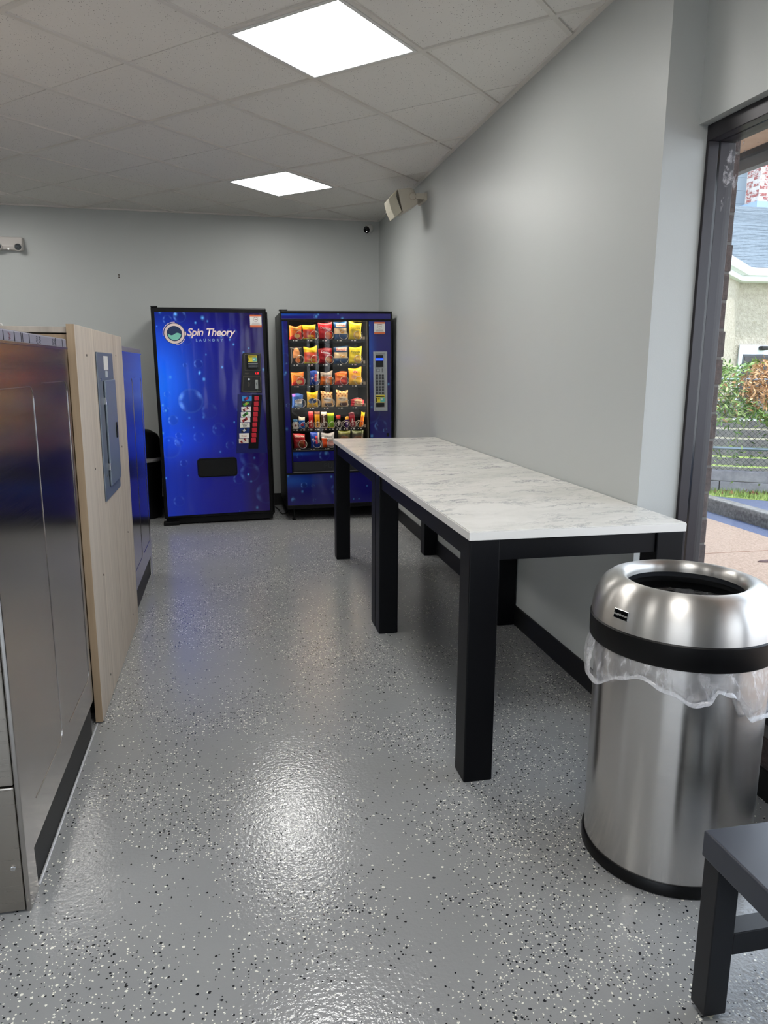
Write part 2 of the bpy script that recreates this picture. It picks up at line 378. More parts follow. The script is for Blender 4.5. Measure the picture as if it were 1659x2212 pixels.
# brick pier outside
pr_ = struct(box('wall_outside', 1.742, 1.787, YC+.004, 8.2, -.05, 2.69, MORT), 'brown brick pier outside the window')
for i in range(26):
    z = .005+i*.1005; w = random.uniform(-.006, .006)
    L_ = .19; y0 = YC+.002
    for k in range(3):
        ya = y0+k*.2+((i % 2)*.1 if k else 0)-(.0 if k else 0); yb = y0+.19+k*.2+((i % 2)*.1)
        if k == 0: yb = y0+.19-(i % 2)*.0+(i % 2)*.1
        t = MB(); 
        v = [(1.77+0, ya), (1.790+w+random.uniform(-.004, .004), ya+.003), (1.790+w+random.uniform(-.004, .004), yb), (1.77, yb)]
        t.prism([(p[0]-1.7645, p[1]-(YC+.004+8.2)/2) for p in v], z+.05+.0, z+.05+.0905, 'z'); o = t.build('brick', BRICK, pr_, bevel=.002)
        if k == 0:
            t = MB(); t.box(1.745-1.7645, 1.788-1.7645+w, YC+.0005-(YC+.004+8.2)/2, YC+.03-(YC+.004+8.2)/2, z+.05, z+.05+.0905); t.build('brick', BRICK, pr_, bevel=.002)

# ------------------------------------------------------------------ marble tables
def table(y0, y1, label, seam):
    X0, X1 = .725, 1.484; H, T = .865, .03
    r = empty('work_table', ((X0+X1)/2, (y0+y1)/2, 0)); tag(r, label, 'table', 'marble topped tables')
    cx, cy = (X0+X1)/2, (y0+y1)/2; a, b = (X1-X0)/2, (y1-y0)/2
    mb = MB(); mb.box(-a+.002, a-.002, -b+.002, b-.002, H-.003, H); o = mb.build('tabletop', [MARBLE], r, bevel=.001)
    mb = MB()
    mb.box(-a, a, -b, b, H-T, H-.003); mb.build('edge_band', EDGE, r, bevel=.0015)
    L = .1
    for sx_ in (-1, 1):
        for sy_ in (-1, 1):
            xa, xb = (-a+.004, -a+.004+L) if sx_ < 0 else (a-.004-L, a-.004)
            ya, yb = (-b+.003, -b+.003+L) if sy_ < 0 else (b-.003-L, b-.003)
            box('leg', xa, xb, ya, yb, 0, H-T, BLK, r, .004)
    ah = .765
    box('apron', -a+.104, a-.104, -b+.012, -b+.034, ah, H-T, BLK, r, .002); box('apron', -a+.104, a-.104, b-.034, b-.012, ah, H-T, BLK, r, .002)
    box('apron', -a+.014, -a+.036, -b+.103, b-.103, ah, H-T, BLK, r, .002); box('apron', a-.036, a-.014, -b+.103, b-.103, ah, H-T, BLK, r, .002)
    return r
table(2.147, 3.685, 'nearer black-legged table with a white marble-look top, beside the steel bin', 0)
table(3.689, 5.225, 'farther black-legged table with a white marble-look top, in front of the snack machine', 0)

# ------------------------------------------------------------------ washers
def rrect(y0, y1, z0, z1, r, n=6):
    pts = []
    for (cy, cz, a0) in ((y1-r, z1-r, 0), (y0+r, z1-r, 90), (y0+r, z0+r, 180), (y1-r, z0+r, 270)):
        for k in range(n+1):
            t = math.radians(a0+90*k/n); pts.append((cy+r*math.cos(t), cz+r*math.sin(t)))
    return pts
m = pm('taped_lid_strip', '#8d8aa0', .5); LIDSTRIP = m
m.node_tree.nodes['Principled BSDF'].inputs['Base Color'].default_value = (*lin('#7f7c88'), 1)
def washer(y0, y1, zt, label, marks=True, flip=False):
    X1 = -.537; X0 = -1.36; r = empty('washer', ((X0+X1)/2, (y0+y1)/2, 0)); tag(r, label, 'washer')
    ox, oy = (X0+X1)/2, (y0+y1)/2
    s = -1 if flip else 1
    # local coordinates
    def ly(y): return y-oy
    a, b = X0-ox, X1-ox
    yf, yb = (y0, y1) if not flip else (y1, y0)
    # side sheet with a kick notch, chamfered
    z1 = zt-.03
    ya, ye = ly(y0), ly(y1)
    if not flip: side = [(ya, 0), (ya+.085, 0), (ya+.075, .128), (ye, .128), (ye, z1), (ya, z1)]
    else: side = [(ya, .128), (ye-.075, .128), (ye-.085, 0), (ye, 0), (ye, z1), (ya, z1)]
    MB().prism(side, b-.012, b, 'x').build('side_panel', WSTEEL, r, bevel=.004)
    MB().prism(side, a, a+.012, 'x').build('side_panel', WSTEEL, r, bevel=.004)
    fy = ya if not flip else ye
    fa, fb = (fy, fy+.012) if not flip else (fy-.012, fy)
    e = .004 if not flip else -.004
    box('front_panel', a+.013, b-.013, fa-.001, fb, .354, z1, WFRONT, r, .004)
    box('kick_panel', a+.013, b-.013, fa-.001, fb, .006, .350, WFRONT, r, .004)
    MB().cyl((b-.032, fa-.005 if not flip else fb+.001, .13), .007, .004, 'y', 12).build('screw', CHROME, r, bevel=.002)
    box('back_panel', a+.013, b-.013, (ye-.012 if not flip else ya), (ye if not flip else ya+.012), .13, z1, WFRONT, r)
    box('lid', a, b, ya, ye, z1+.001, zt, LIDSTRIP, r, .004)
    box('plinth', a+.03, b-.010, ya+.02, ye-.02, 0, .135, pm('plinth_shade_black', '#060708', .5), r)  # near-black colour puts the shade of the kick notch into the plinth
    # pressed outlines in the side
    if not flip: rects = [(ya+.11, ya+.46, .24, 1.312), (ya+.545, ya+.915, .24, 1.318)]
    else: rects = [(ya+.06, ya+.43, .24, 1.30), (ya+.5, ya+.87, .24, 1.30)]
    for q in rects:
        pts = [(b+.0005, q[0]+.03, q[3])]+[(b+.0005, p[0], p[1]) for p in rrect(*q, .035)[6::-1]]+[(b+.0005, p[0], p[1]) for p in rrect(*q, .035)[:20:-1]]+[(b+.0005, q[0]+.02, q[2])]
        MB().tube(pts, .0012, 6).build('pressed_outline', WSTEEL, r, smooth=True)
    box('lid_lip', b-.006, b+.004, ya, ye, z1-.006, z1+.002, CHROME, r, .001)
    # door on the front face
    fyy = fa if not flip else fb; dr = -1 if not flip else 1
    M = Matrix.Translation(((a+b)/2, fyy, .80)) @ Matrix.Rotation(math.pi/2*(1 if not flip else -1), 4, 'X')
    MB().lathe([(.20, .0), (.245, .0), (.25, .02), (.235, .045), (.20, .05), (.185, .03)], 40, M).build('door_ring', CHROME, r, smooth=True)
    MB().lathe([(.001, .0), (.08, .006), (.15, .014), (.195, .034)], 40, M).build('door_glass', BLKG, r, smooth=True)
    box('control_panel', a+.08, b-.08, min(fyy, fyy+dr*.014), max(fyy, fyy+dr*.014), 1.2, 1.37, BLKP, r, .003)
    # fold marks and pen marks on the strip
    if marks:
        ink = pm('marker_ink', '#22202c', .7); red = pm('marker_red', '#6b2430', .7)
        for y, w in ((2.12, .004), (2.185, .002), (2.20, .002), (2.27, .004), (2.60, .003), (2.70, .003), (2.02, .003)):
            if not flip: box('fold_line', b, b+.0012, ly(y)-w/2, ly(y)+w/2, z1+.002, zt-.003, ink, r)
        rnd = random.Random(3)
        for (yy, mt) in ((2.075, red), (2.355, ink), (2.39, ink), (2.56, ink), (2.585, ink)):
            if flip: continue
            mb = MB()
            for k in range(7):
                y = ly(yy)+rnd.uniform(-.008, .008); z = z1+.004+k*.003
                mb.box(b+.0004, b+.0014, y-.005, y+.005, z, z+.0013)
            mb.build('pen_mark', mt, r)
    return r
washer(1.80, 2.765, 1.458, 'stainless steel washer nearest the camera, its side facing the aisle')
washer(4.09, 5.03, 1.472, 'stainless steel washer behind the wooden panel, reflecting blue', marks=False, flip=True)
box_ = box('caulk_bead', -.545, -.538, 1.90, 2.83, 0, .004, pm('clear_caulk', '#c9cbd0', .25), None, .002); tag(box_, 'clear bead of caulk on the floor along the nearest washer', 'caulk')
# the notch shows a black void in shade: near-black 'plinth' stands in for it

# wooden bulkhead
r = empty('bulkhead', (-1.3, 3.43, 0)); tag(r, 'tall pale oak partition with an end panel between the two steel washers', 'partition')
box('end_panel', .753, .781, -.597, .600, .006, 1.512, WOOD, r, .002)
box('edge_strip', .753, .7795, -.5985, -.597, .006, 1.512, WOODE, r)
box('top_cap', -2.0, .752, -.585, .59, 1.482, 1.503, WOOD, r, .002)
box('front_board', -2.0, .750, -.575, -.557, .3, 1.478, WOODE, r); box('rear_board', -2.0, .750, .55, .57, .3, 1.478, WOODE, r)
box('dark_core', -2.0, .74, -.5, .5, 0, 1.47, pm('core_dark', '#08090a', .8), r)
scm = MB().cyl((0, 0, 0), .0045, .002, 'x', 10).mesh('screw', pm('dark_screw', '#3a332c', .5, .6))
for y, z in ((3.03, 1.407), (3.799, 1.415), (3.043, .971), (3.812, .978), (3.062, .535), (3.832, .543), (3.061, .104), (3.824, .108)):
    obj('screw', scm, r, 0, (.7805, y-3.43, z))
MB().tube([(-.772+1.3+.008*math.cos(t), -.55, 1.503+.010*math.sin(t)) for t in np.linspace(0, math.pi, 9)], .002, 6).build('wire_loop', WHITE, r, smooth=True)
# electrical panel
r = empty('electrical_panel', (-.519, 3.43, .807)); tag(r, 'slate grey electrical breaker panel let into the pale oak partition', 'breaker panel')
box('cover', 0, .007, -.212, .212, 0, .617, PANELGREY, r, .004)
box('door', .0075, .016, -.10, .188, .05, .50, pm('panel_door_grey', '#6d7885', .28, spec=.6), r, .003)
box('door_gap', .007, .0085, -.109, -.10, .05, .50, BLKG, r)
box('label_card', .007, .0085, -.055, .055, .543, .602, WHITE, r); box('label_card', .007, .0085, -.031, .03, .512, .54, pm('label_grey', '#aab0b8', .5), r)
box('latch', .016, .02, .115, .145, .24, .31, BLKP, r, .002); box('latch_slot', .02, .0215, .125, .135, .255, .295, BLKG, r)
for y, z in ((-.165, .505), (.17, .50), (-.165, .105), (.175, .115)): MB().cyl((.007, y, z), .007, .004, 'x', 10).build('screw', CHROME, r)
for z in (.12, .40): box('hinge', .007, .017, -.112, -.098, z, z+.03, CHROME, r, .001)

# ------------------------------------------------------------------ printed bubble artwork (flat print on the machine fronts)
def bubble_print(w, h, seed, base_fn, bubbles, res=.0035):
    nx, nz = int(w/res), int(h/res)
    xs = np.linspace(0, w, nx+1); zs = np.linspace(0, h, nz+1); X, Z = np.meshgrid(xs, zs)
    C_ = base_fn(X/w, Z/h)
    rnd = np.random.default_rng(seed)
    for (bx, bz, br, k) in bubbles:
        d = np.hypot(X-bx, Z-bz)/br
        inside = np.clip((1-d)*14, 0, 1); rim = np.exp(-((d-.92)/.09)**2)*inside
        ang = np.arctan2(Z-bz, X-bx)
        hl = np.exp(-((d-.8)/.14)**2)*np.exp(-((np.abs(ang)-2.7)/.35)**2)*inside + .6*np.exp(-((d-.8)/.14)**2)*np.exp(-((ang-.6)/.35)**2)*inside
        for c, (ri, hi) in enumerate(((.02, .16), (.05, .35), (.12, .75))):
            C_[..., c] += k*(rim*ri*.9 + hl*hi - inside*.25*C_[..., c]*(d > 0))
    for i in range(int(28*w*h+3)):
        bx, bz, br = rnd.uniform(0, w), rnd.uniform(0, h), rnd.uniform(.004, .014); k = rnd.uniform(.3, 1.)
        d = np.hypot((X-bx)/.8, Z-bz)/br; gsp = np.exp(-d**2)
        for c, hi in enumerate((.12, .42, .75)): C_[..., c] += k*gsp*hi
    C_ = np.clip(C_, 0, 1)
    me = bpy.data.meshes.new('bubble_print')
    V = np.zeros(((nx+1)*(nz+1), 3), np.float32); V[:, 0] = X.ravel(); V[:, 2] = Z.ravel()
    i = np.arange(nx)[None, :]+np.arange(nz)[:, None]*(nx+1); q = np.stack([i, i+1, i+nx+2, i+nx+1], -1).reshape(-1, 4)
    me.vertices.add(len(V)); me.vertices.foreach_set('co', V.ravel()); me.loops.add(q.size); me.loops.foreach_set('vertex_index', q.ravel().astype(np.int32))
    me.polygons.add(len(q)); me.polygons.foreach_set('loop_start', np.arange(0, q.size, 4, dtype=np.int32)); me.update(calc_edges=True)
    at = me.color_attributes.new('print', 'FLOAT_COLOR', 'POINT'); cc = np.ones((len(V), 4), np.float32); cc[:, :3] = C_.reshape(-1, 3); at.data.foreach_set('color', cc.ravel())
    return me
m = pm('gloss_printed_vinyl', '#0818a0', .13, spec=.5, coat=.3); n = NT(m)
at = n.N('Attribute', attribute_name='print'); n.L(at.outputs['Color'], n.b.inputs['Base Color'])
wv = n.N('TexNoise', {'Vector': n.obj((6, 1, 1.2)), 'Scale': 1.2, 'Detail': 1.}); n.bump(wv.outputs[0], .25, .02); PRINT = m
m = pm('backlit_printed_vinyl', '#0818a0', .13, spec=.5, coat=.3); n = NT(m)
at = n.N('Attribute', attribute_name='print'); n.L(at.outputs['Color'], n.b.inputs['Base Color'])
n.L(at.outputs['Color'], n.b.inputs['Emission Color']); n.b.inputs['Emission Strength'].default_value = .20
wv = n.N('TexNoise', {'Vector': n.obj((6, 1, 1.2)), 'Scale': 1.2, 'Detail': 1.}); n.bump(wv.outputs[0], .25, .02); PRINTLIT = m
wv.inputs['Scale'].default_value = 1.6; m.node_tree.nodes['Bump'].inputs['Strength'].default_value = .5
def soda_base(u, v):
    C_ = np.zeros(u.shape+(3,)); glow = np.exp(-((u+.02)/.30)**2)*(.18+np.exp(-((v-.66)/.20)**2))
    g2 = np.exp(-((u-.05)/.4)**2)*np.exp(-((v-.38)/.09)**2)
    C_[..., 0] = .004+.004*glow; C_[..., 1] = .003+.13*glow+.03*g2; C_[..., 2] = .13+.16*(1-u)+.75*glow+.40*g2
    dk = np.clip((u-.72)/.12, 0, 1); C_ *= (1-.45*dk[..., None]); C_[..., 0] += .006*dk
    top = np.clip((v-.90)/.1, 0, 1); C_ *= (1-.5*top[..., None]); return C_
def snack_base(u, v):
    C_ = np.zeros(u.shape+(3,)); gl = np.exp(-((u)/.25)**2)*np.exp(-((v-.8)/.2)**2)
    C_[..., 0] = .009; C_[..., 1] = .007+.06*gl; C_[..., 2] = .14+.25*gl; return C_

# ------------------------------------------------------------------ soda machine
LEAN1 = .0145
sm = empty('soda_machine', (-.572, 6.543, .004), (0, -LEAN1, math.atan2(.062, .939))); tag(sm, 'tall blue soda vending machine with bubble artwork, left of the snack machine', 'vending machine')
W1, H1 = .955, 1.838
box('cabinet', .012, W1-.002, .075, .78, .02, H1-.012, BLKV, sm, .006)
box('door_frame', 0, .945, .0, .072, .055, H1, BLKV, sm, .008)
box('hinge_rail', .946, .958, .012, .06, .05, H1-.03, BLKP, sm, .003)
box('hinge_cap', .0, .055, .01, .06, H1, H1+.012, BLKP, sm, .003)
box('kick_plate', .012, .94, .03, .06, .0, .05, BLKP, sm, .002)
box('foot', -.012, .12, -.02, .05, -.004, .03, BLKP, sm, .004)
PW, PH = .884, 1.722; px0, pz0 = .028, .078
bubs = [(.25, .99, .108, .75), (.095, .83, .045, .55), (.05, .60, .10, .5), (.13, .64, .04, .4), (.10, 1.66, .04, .35), (.20, 1.69, .055, .5), (.24, 1.50, .05, .45), (.33, 1.30, .04, .5), (.22, 1.29, .02, .6), (.16, .46, .035, .35),
        (.40, .90, .07, .18), (.30, .68, .05, .25), (.47, .74, .06, .2), (.56, .60, .04, .2), (.72, .35, .09, .18), (.62, .30, .05, .2), (.10, .13, .05, .2), (.86, .16, .10, .12), (.06, 1.05, .03, .4), (.04, .92, .03, .4), (.62, 1.55, .05, .25), (.75, .50, .12, .12), (.13, .70, .028, .5), (.48, .40, .05, .15)]
bubs = [(a, b, c_, d) for a, b, c_, d in bubs]
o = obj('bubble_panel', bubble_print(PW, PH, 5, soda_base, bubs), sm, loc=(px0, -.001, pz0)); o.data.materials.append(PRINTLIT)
y = -.002
PEACH = pm('logo_peach', '#f3ddd6', .3); NAVY = pm('logo_navy', '#0e2f5c', .3); TEAL = pm('logo_teal', '#86d8c4', .3)
text('logo_lettering', 'Spin Theory', .277, y, 1.610, .087, PEACH, sm, shear=.26, bold=.0013, spacing=.91)
text('logo_lettering', 'LAUNDRY', .347, y, 1.563, .030, pm('logo_pale_blue', '#8fb2d8', .3), sm, spacing=1.95, bold=.0004)
cx, cz, R0 = .178, 1.627, .084
def disc(mb, cx, cz, r0, r1, yy, a0=0, a1=360, n=48):
    vs = []; fs = []
    for k in range(n+1):
        t = math.radians(a0+(a1-a0)*k/n); vs += [(cx+r0*math.cos(t), yy, cz+r0*math.sin(t)), (cx+r1*math.cos(t), yy, cz+r1*math.sin(t))]
    for k in range(n): fs.append((2*k, 2*k+1, 2*k+3, 2*k+2))
    return mb.add(vs, fs)
disc(MB(), cx, cz, .001, .087, y+.0004).build('logo_outline', NAVY, sm)
disc(MB(), cx, cz, .062, .082, y).build('logo_ring', PEACH, sm)
disc(MB(), cx, cz, .0005, .056, y).build('logo_disc', NAVY, sm)
pts = []
for k in range(25):
    t = -1+2*k/24; pts.append((t*.054, .010*math.sin(t*3.6)-.004))
arc = [(.054*math.cos(math.radians(a)), .054*math.sin(math.radians(a))) for a in np.linspace(-4, -176, 30)]
poly = [(cx+p[0], cz+p[1]) for p in pts]+[(cx+p[0], cz+p[1]) for p in arc]
MB().prism(poly, y-.0006, y-.0003, 'y').build('logo_water', TEAL, sm)
disc(MB(), cx, cz, .090, .0945, y, 85, 190, 24).build('logo_arc', PEACH, sm); disc(MB(), cx, cz, .090, .0945, y, -85, -28, 18).build('logo_arc', PEACH, sm)
MB().prism([(cx+.079, cz-.02), (cx+.093, cz-.02), (cx+.097, cz-.014), (cx+.097, cz+.014), (cx+.093, cz+.02), (cx+.079, cz+.02)], y-.001, y-.0006, 'y').build('logo_outline', NAVY, sm)
MB().prism([(cx+.082, cz-.015), (cx+.091, cz-.015), (cx+.094, cz-.011), (cx+.094, cz+.011), (cx+.091, cz+.015), (cx+.082, cz+.015)], y-.0016, y-.0012, 'y').build('logo_handle', PEACH, sm)
def notice(par, xa, za, w=.098, h=.104):
    n0 = empty('notice_sticker', (xa, y, za), parent=par)
    box('paper', 0, w, -.001, 0, 0, h, WHITE, n0)
    OR = pm('notice_orange', '#c8663c', .5); box('band', 0, w, -.0015, -.001, h-.014, h, OR, n0); box('band', 0, w, -.0015, -.001, 0, .017, OR, n0)
    INK = pm('ink_brown', '#6a4a42', .6)
    mb = MB(); disc(mb, w/2, h*.62, .017, .019, -.0014, n=24); mb.box(w/2-.010, w/2+.012, -.0015, -.0011, h*.60, h*.60+.004)
    for i, zz in enumerate((.036, .028, .022)): mb.box(w*.2-i*.004, w*.8+i*.004, -.0015, -.0011, zz, zz+.002)
    mb.box(w*.25, w*.75, -.0015, -.0011, h-.022, h-.019); mb.build('notice_ink', INK, n0)
notice(sm, .806, 1.680)
# bill and coin module
box('coin_module', 0, 0, 0, 0, 0, 0, BLKP) if False else None
MB().prism([(.70, 1.132), (.882, 1.123), (.886, 1.462), (.738, 1.468), (.728, 1.45)], y-.010, y, 'y').build('payment_module', pm('payment_black', '#17181a', .4), sm, bevel=.004)
BR = pm('tan_outline', '#8a8070', .5)
def outline(par, pts, yy, r=.0012): MB().tube([(p[0], yy, p[1]) for p in pts], r, 5, True).build('outline_trim', BR, par)
outline(sm, [(.744, 1.318), (.875, 1.316), (.878, 1.45), (.748, 1.453)], y-.010); outline(sm, [(.718, 1.142), (.873, 1.137), (.874, 1.262), (.728, 1.268)], y-.010)
box('bill_acceptor', .766, .853, y-.03, y-.010, 1.333, 1.446, BLKG, sm, .004)
def stick(par, xa, za, w=.078, h=.054, yy=-.033):
    s0 = empty('instruction_sticker', (xa, yy, za), parent=par); YL = pm('sticker_yellow', '#e3cf3a', .4); GN = pm('sticker_teal', '#5bb6b0', .4)
    box('paper', 0, w, -.001, 0, 0, h, YL, s0); box('bar', .004, w*.93, -.0015, -.001, h*.74, h*.88, BLKP, s0)
    box('picture', w*.5, w*.96, -.0015, -.001, h*.08, h*.68, GN, s0); box('bar', .005, .012, -.0015, -.001, h*.1, h*.62, BLKP, s0)
    box('picture', w*.58, w*.75, -.002, -.0015, h*.3, h*.55, WHITE, s0); box('bar', w*.25, w*.44, -.0015, -.001, h*.45, h*.52, BLKP, s0)
stick(sm, .771, 1.389)
box('acceptor_lip', .77, .855, y-.036, y-.03, 1.372, 1.378, pm('grey_plastic', '#8e9094', .4), sm); box('acceptor_lip', .776, .857, y-.036, y-.03, 1.352, 1.357, MATS['grey_plastic'], sm)
RED = pm('led_red', '#400808', .4, emit='#ff1018', es=2.2)
text('led_digits', '1.25', .829, y-.011, 1.286, .019, RED, sm, bold=.0006); box('small_print', .742, .782, y-.0112, y-.010, 1.294, 1.2965, BR, sm); box('small_print', .752, .770, y-.0112, y-.010, 1.287, 1.2895, BR, sm)
MB().cyl((.774, y-.022, 1.243), .0105, .012, 'y', 20).build('lock', CHROME, sm, bevel=.002)
box('coin_slot_plate', .825, .852, y-.016, y-.010, 1.158, 1.236, pm('satin_metal', '#9fa3a0', .35, .6), sm, .003); box('coin_slot', .836, .841, y-.0175, y-.016, 1.19, 1.213, BLKG, sm)
MB().tube([(.772+.005*math.cos(t), y-.011, 1.198+.020*math.sin(t)) for t in np.linspace(0, 2*math.pi, 20)[:-1]], .001, 5, True).build('button_ring', BR, sm)
box('green_tag', .840, .844, y-.012, y-.0105, 1.142, 1.162, pm('tag_green', '#2f8a4c', .5), sm)
# selection hatch
SH = pm('hatch_blue', '#141a6a', .25)
MB().prism([(.638, .604), (.909, .60), (.887, 1.109), (.674, 1.116)], y-.003, y, 'y').build('selection_panel', SH, sm, bevel=.001)
MB().prism([(.744, .643), (.829, .639), (.882, 1.107), (.797, 1.109)], y-.005, y-.003, 'y').build('button_strip', BLKP, sm)
cans = [('#2f86c8', '#1c2a6a', '#b8203a'), ('#20242c', '#3fae3a', '#c8b040'), ('#e6e2dc', '#7a1030', '#f2c8c0'), ('#e6e6e0', '#3a9a34', '#1d3a28'), ('#e8e2dc', '#b01c28', '#5a0c12'), ('#dedcd2', None, 'ROOT\nBEER'), ('#16306e', '#0c0c16', '#d8dce4'), ('#e8e4dc', None, 'Orange'), ('#d4cabc', '#8a1418', '#e8e0e0')]
for i in range(9):
    f = i/8; xl = .710-.045*f; zt = 1.099-.369*f*.995; w, h = .083, .041
    l0 = empty('flavour_card', (xl, y-.003, zt-h), parent=sm)
    bgc, c1, c2 = cans[i]
    box('card', 0, w, -.002, 0, 0, h, pm('card_'+bgc[1:], bgc, .25, emit=bgc, es=.08), l0)
    if c1 is None:
        for k, s_ in enumerate(c2.split('\n')):
            text('card_lettering', s_, w/2, -.003, h*.5-(.0 if c2 == 'Orange' else -.002+k*.015)-(.006 if c2 == 'Orange' else 0), .016, pm('card_ink', '#3a3430', .5) if c2 != 'Orange' else pm('card_orange_ink', '#b0502c', .5), l0, ax='CENTER', bold=.0005)
    else:
        M = Matrix.Translation((w*.45, 0, h*.5)) @ Matrix.Rotation(-.55, 4, 'Y')
        mb = MB(); mb.box(-.026, .026, -.003, -.002, -.011, .011, M); mb.build('can_picture', pm('can_'+c1[1:], c1, .3), l0)
        mb = MB(); mb.box(-.010, .012, -.0036, -.003, -.010, .009, M); mb.build('can_picture', pm('can_'+c2[1:], c2, .3), l0)
        if i in (3,): text('card_lettering', {2: 'Dr Pepper', 3: 'Sprite', 4: 'Coke', 8: 'Coke'}[i], w*.98, -.003, .004, .008, pm('card_ink', '#3a3430', .5), l0, ax='RIGHT')
    xb = .814-.042*f; zb = 1.097-.364*f
    box('select_button', xb, xb+.04, y-.013, y-.005, zb-.038, zb, pm('button_red', '#b01c2c', .3, emit='#b01c2c', es=.12), sm, .003)
# delivery slot
sl = rrect(.300, .640, .405, .573, .03)
MB().prism(sl, y-.006, y+.0, 'y').build('delivery_frame', BLKP, sm, bevel=.003)
MB().prism(rrect(.312, .628, .418, .56, .02), y-.0075, y-.006, 'y').build('delivery_opening', pm('opening_black', '#020202', .15), sm)

# ------------------------------------------------------------------ snack machine
LEAN2 = .013
vm = empty('snack_machine', (.49, 6.55, .004), (0, -LEAN2, 0)); tag(vm, 'blue glass-front snack vending machine in the back right corner', 'vending machine')
MV = Matrix.Translation(vm.location) @ vm.rotation_euler.to_matrix().to_4x4()
W2, H2 = .975, 1.832; GB, GT, GL, GR = .630, 1.746, .066, .752
def vb(nm, a, b, c_, d, e, f, mt, bv=0.): return box(nm, a, b, c_, d, e, f, mt, vm, bv)
mb = MB(); mb.box(0, .012, .07, .78, .1, H2-.008).box(W2-.012, W2, .07, .78, .1, H2-.008).box(.012, W2-.012, .768, .78, .1, H2-.008).box(.012, W2-.012, .07, .768, H2-.02, H2-.008).box(.012, W2-.012, .07, .768, .1, .12)
mb.build('cabinet', pm('cabinet_black', '#16171a', .4), vm)
vb('interior_back', GL-.03, GR+.01, .60, .61, .5, H2-.03, pm('inner_black', '#070809', .8))
vb('interior_side', GL-.03, GL-.02, .07, .6, .5, H2-.03, MATS['inner_black']); vb('interior_side', GR+.012, GR+.02, .07, .6, .5, H2-.03, MATS['inner_black'])
vb('interior_floor', GL-.03, GR+.02, .07, .6, .5, .51, MATS['inner_black'])
dfr = MB()
for q in ((-.004, .007, .10, H2), (W2-.014, W2, .10, H2)): dfr.box(q[0], q[1], 0, .066, q[2], q[3])
dfr.box(.007, W2-.014, 0, .066, H2-.02, H2); dfr.box(.007, W2-.014, 0, .066, GT+.002, GT+.02); dfr.box(GR, GR+.013, 0, .066, GB-.1, GT+.002); dfr.box(.054, GL, 0, .066, .43, GT+.002)
dfr.box(GL, GR, 0, .066, .618, GB); dfr.box(.007, W2-.014, 0, .066, .10, .137)
dfr.build('door_frame', BLKV, vm, bevel=.003)
def vprint(nm, a, b, c_, d, seed, bl): 
    o = obj(nm, bubble_print(b-a, d-c_, seed, snack_base, bl, .0045), vm, loc=(a, .004, c_)); o.data.materials.append(PRINT)
    vb('panel_backing', a, b, .006, .06, c_, d, BLKV)
vprint('top_panel', .007, .961, GT+.02, H2-.02, 1, [(.3, .02, .03, .2)])
vprint('side_panel', .007, .054, .43, GT+.002, 2, [(.02, 1.0, .05, .4), (.0, 1.18, .08, .2), (.03, .6, .02, .5)])
vprint('control_side', GR+.013, .961, .43, GT+.002, 3, [(.10, .40, .06, .3), (.14, .36, .02, .8), (.06, .40, .018, .8), (.0, .52, .10, .5)])
vprint('middle_panel', GL, GR, .53, .618, 4, [(.28, .05, .05, .3), (.06, .05, .03, .2)])
vprint('bottom_panel', .007, .961, .137, .415, 6, [(.15, .18, .03, .7), (.23, .17, .015, .8), (.05, .05, .02, .7), (.24, .04, .016, .5), (.45, .13, .06, .2)])
vb('push_flap', GL, GR, .01, .06, .437, .528, pm('flap_charcoal', '#222326', .35), .004)
text('push_lettering', 'PUSH', .342, .009, .462, .062, pm('flap_letter', '#303235', .35), vm, spacing=1.15, depth=.002)
vb('flap_rail', GL, .961, .0, .012, .43, .437, pm('rail_grey', '#6d6a68', .35, .5))
vb('frame_rail', .007, .961, 0, .06, .415, .43, BLKV)
vb('glass_pane', GL, GR, .02, .026, GB, GT+.002, CGLASS)
vb('hinge_cap', -.012, .06, .01, .07, H2, H2+.012, BLKP, .003)
for xx in (.063, .90): 
    MB().lathe([(.018, 0), (.018, .008), (.007, .012), (.007, .1)], 14, Matrix.Translation((xx, .05, -.003)), True).build('levelling_foot', BLKP, vm)
    MB().lathe([(.018, 0), (.018, .008), (.007, .012), (.007, .1)], 14, Matrix.Translation((xx, .7, -.003)), True).build('levelling_foot', BLKP, vm)
notice(vm, .811, 1.637)
# payment column
KP = pm('keypad_silver', '#a9acae', .4, .3)
mb = MB(); xa, xb, za, zb = .801, .924, .965, 1.486
mb.box(xa, xa+.016, -.016, .004, za, zb).box(xb-.016, xb, -.016, .004, za, zb).box(xa+.016, xb-.016, -.016, .004, zb-.016, zb).box(xa+.016, xb-.016, -.016, .004, za, za+.02); mb.build('keypad_bezel', KP, vm, bevel=.002)
vb('keypad_plate', xa+.016, xb-.016, -.006, .004, za+.02, zb-.016, KP)
vb('display_window', .823, .891, -.009, -.006, 1.352, 1.455, BLKG, .001)
vb('blue_readout', .822, .889, -.0105, -.009, 1.409, 1.429, pm('readout_blue', '#1030ff', .3, emit='#1838ff', es=2.5))
vb('return_button', .830, .858, -.010, -.006, 1.311, 1.337, pm('dark_key', '#2c2f33', .4), .002); vb('return_face', .833, .855, -.0108, -.010, 1.314, 1.334, KP)
vb('coin_slot', .878, .882, -.0075, -.006, 1.305, 1.34, BLKG)
km = MB().box(-.0095, .0095, -.005, 0, -.0095, .0095).mesh('key', MATS['dark_key'])
labs = ['A', '1', '2', 'B', '3', '4', 'C', '5', '6', 'D', '7', '8', 'E', '9', '0', 'F', '*', '#', 'G', 'H', 'J']
for i in range(7):
    for j in range(3):
        k = obj('key', km, vm, .0015, (.832+j*.0265, -.006, 1.278-i*.0258)); text('key_lettering', labs[i*3+j], 0, -.0056, -.0045, .012, KP, k, ax='CENTER')
stick(vm, .817, 1.040, .086, .066, -.008)
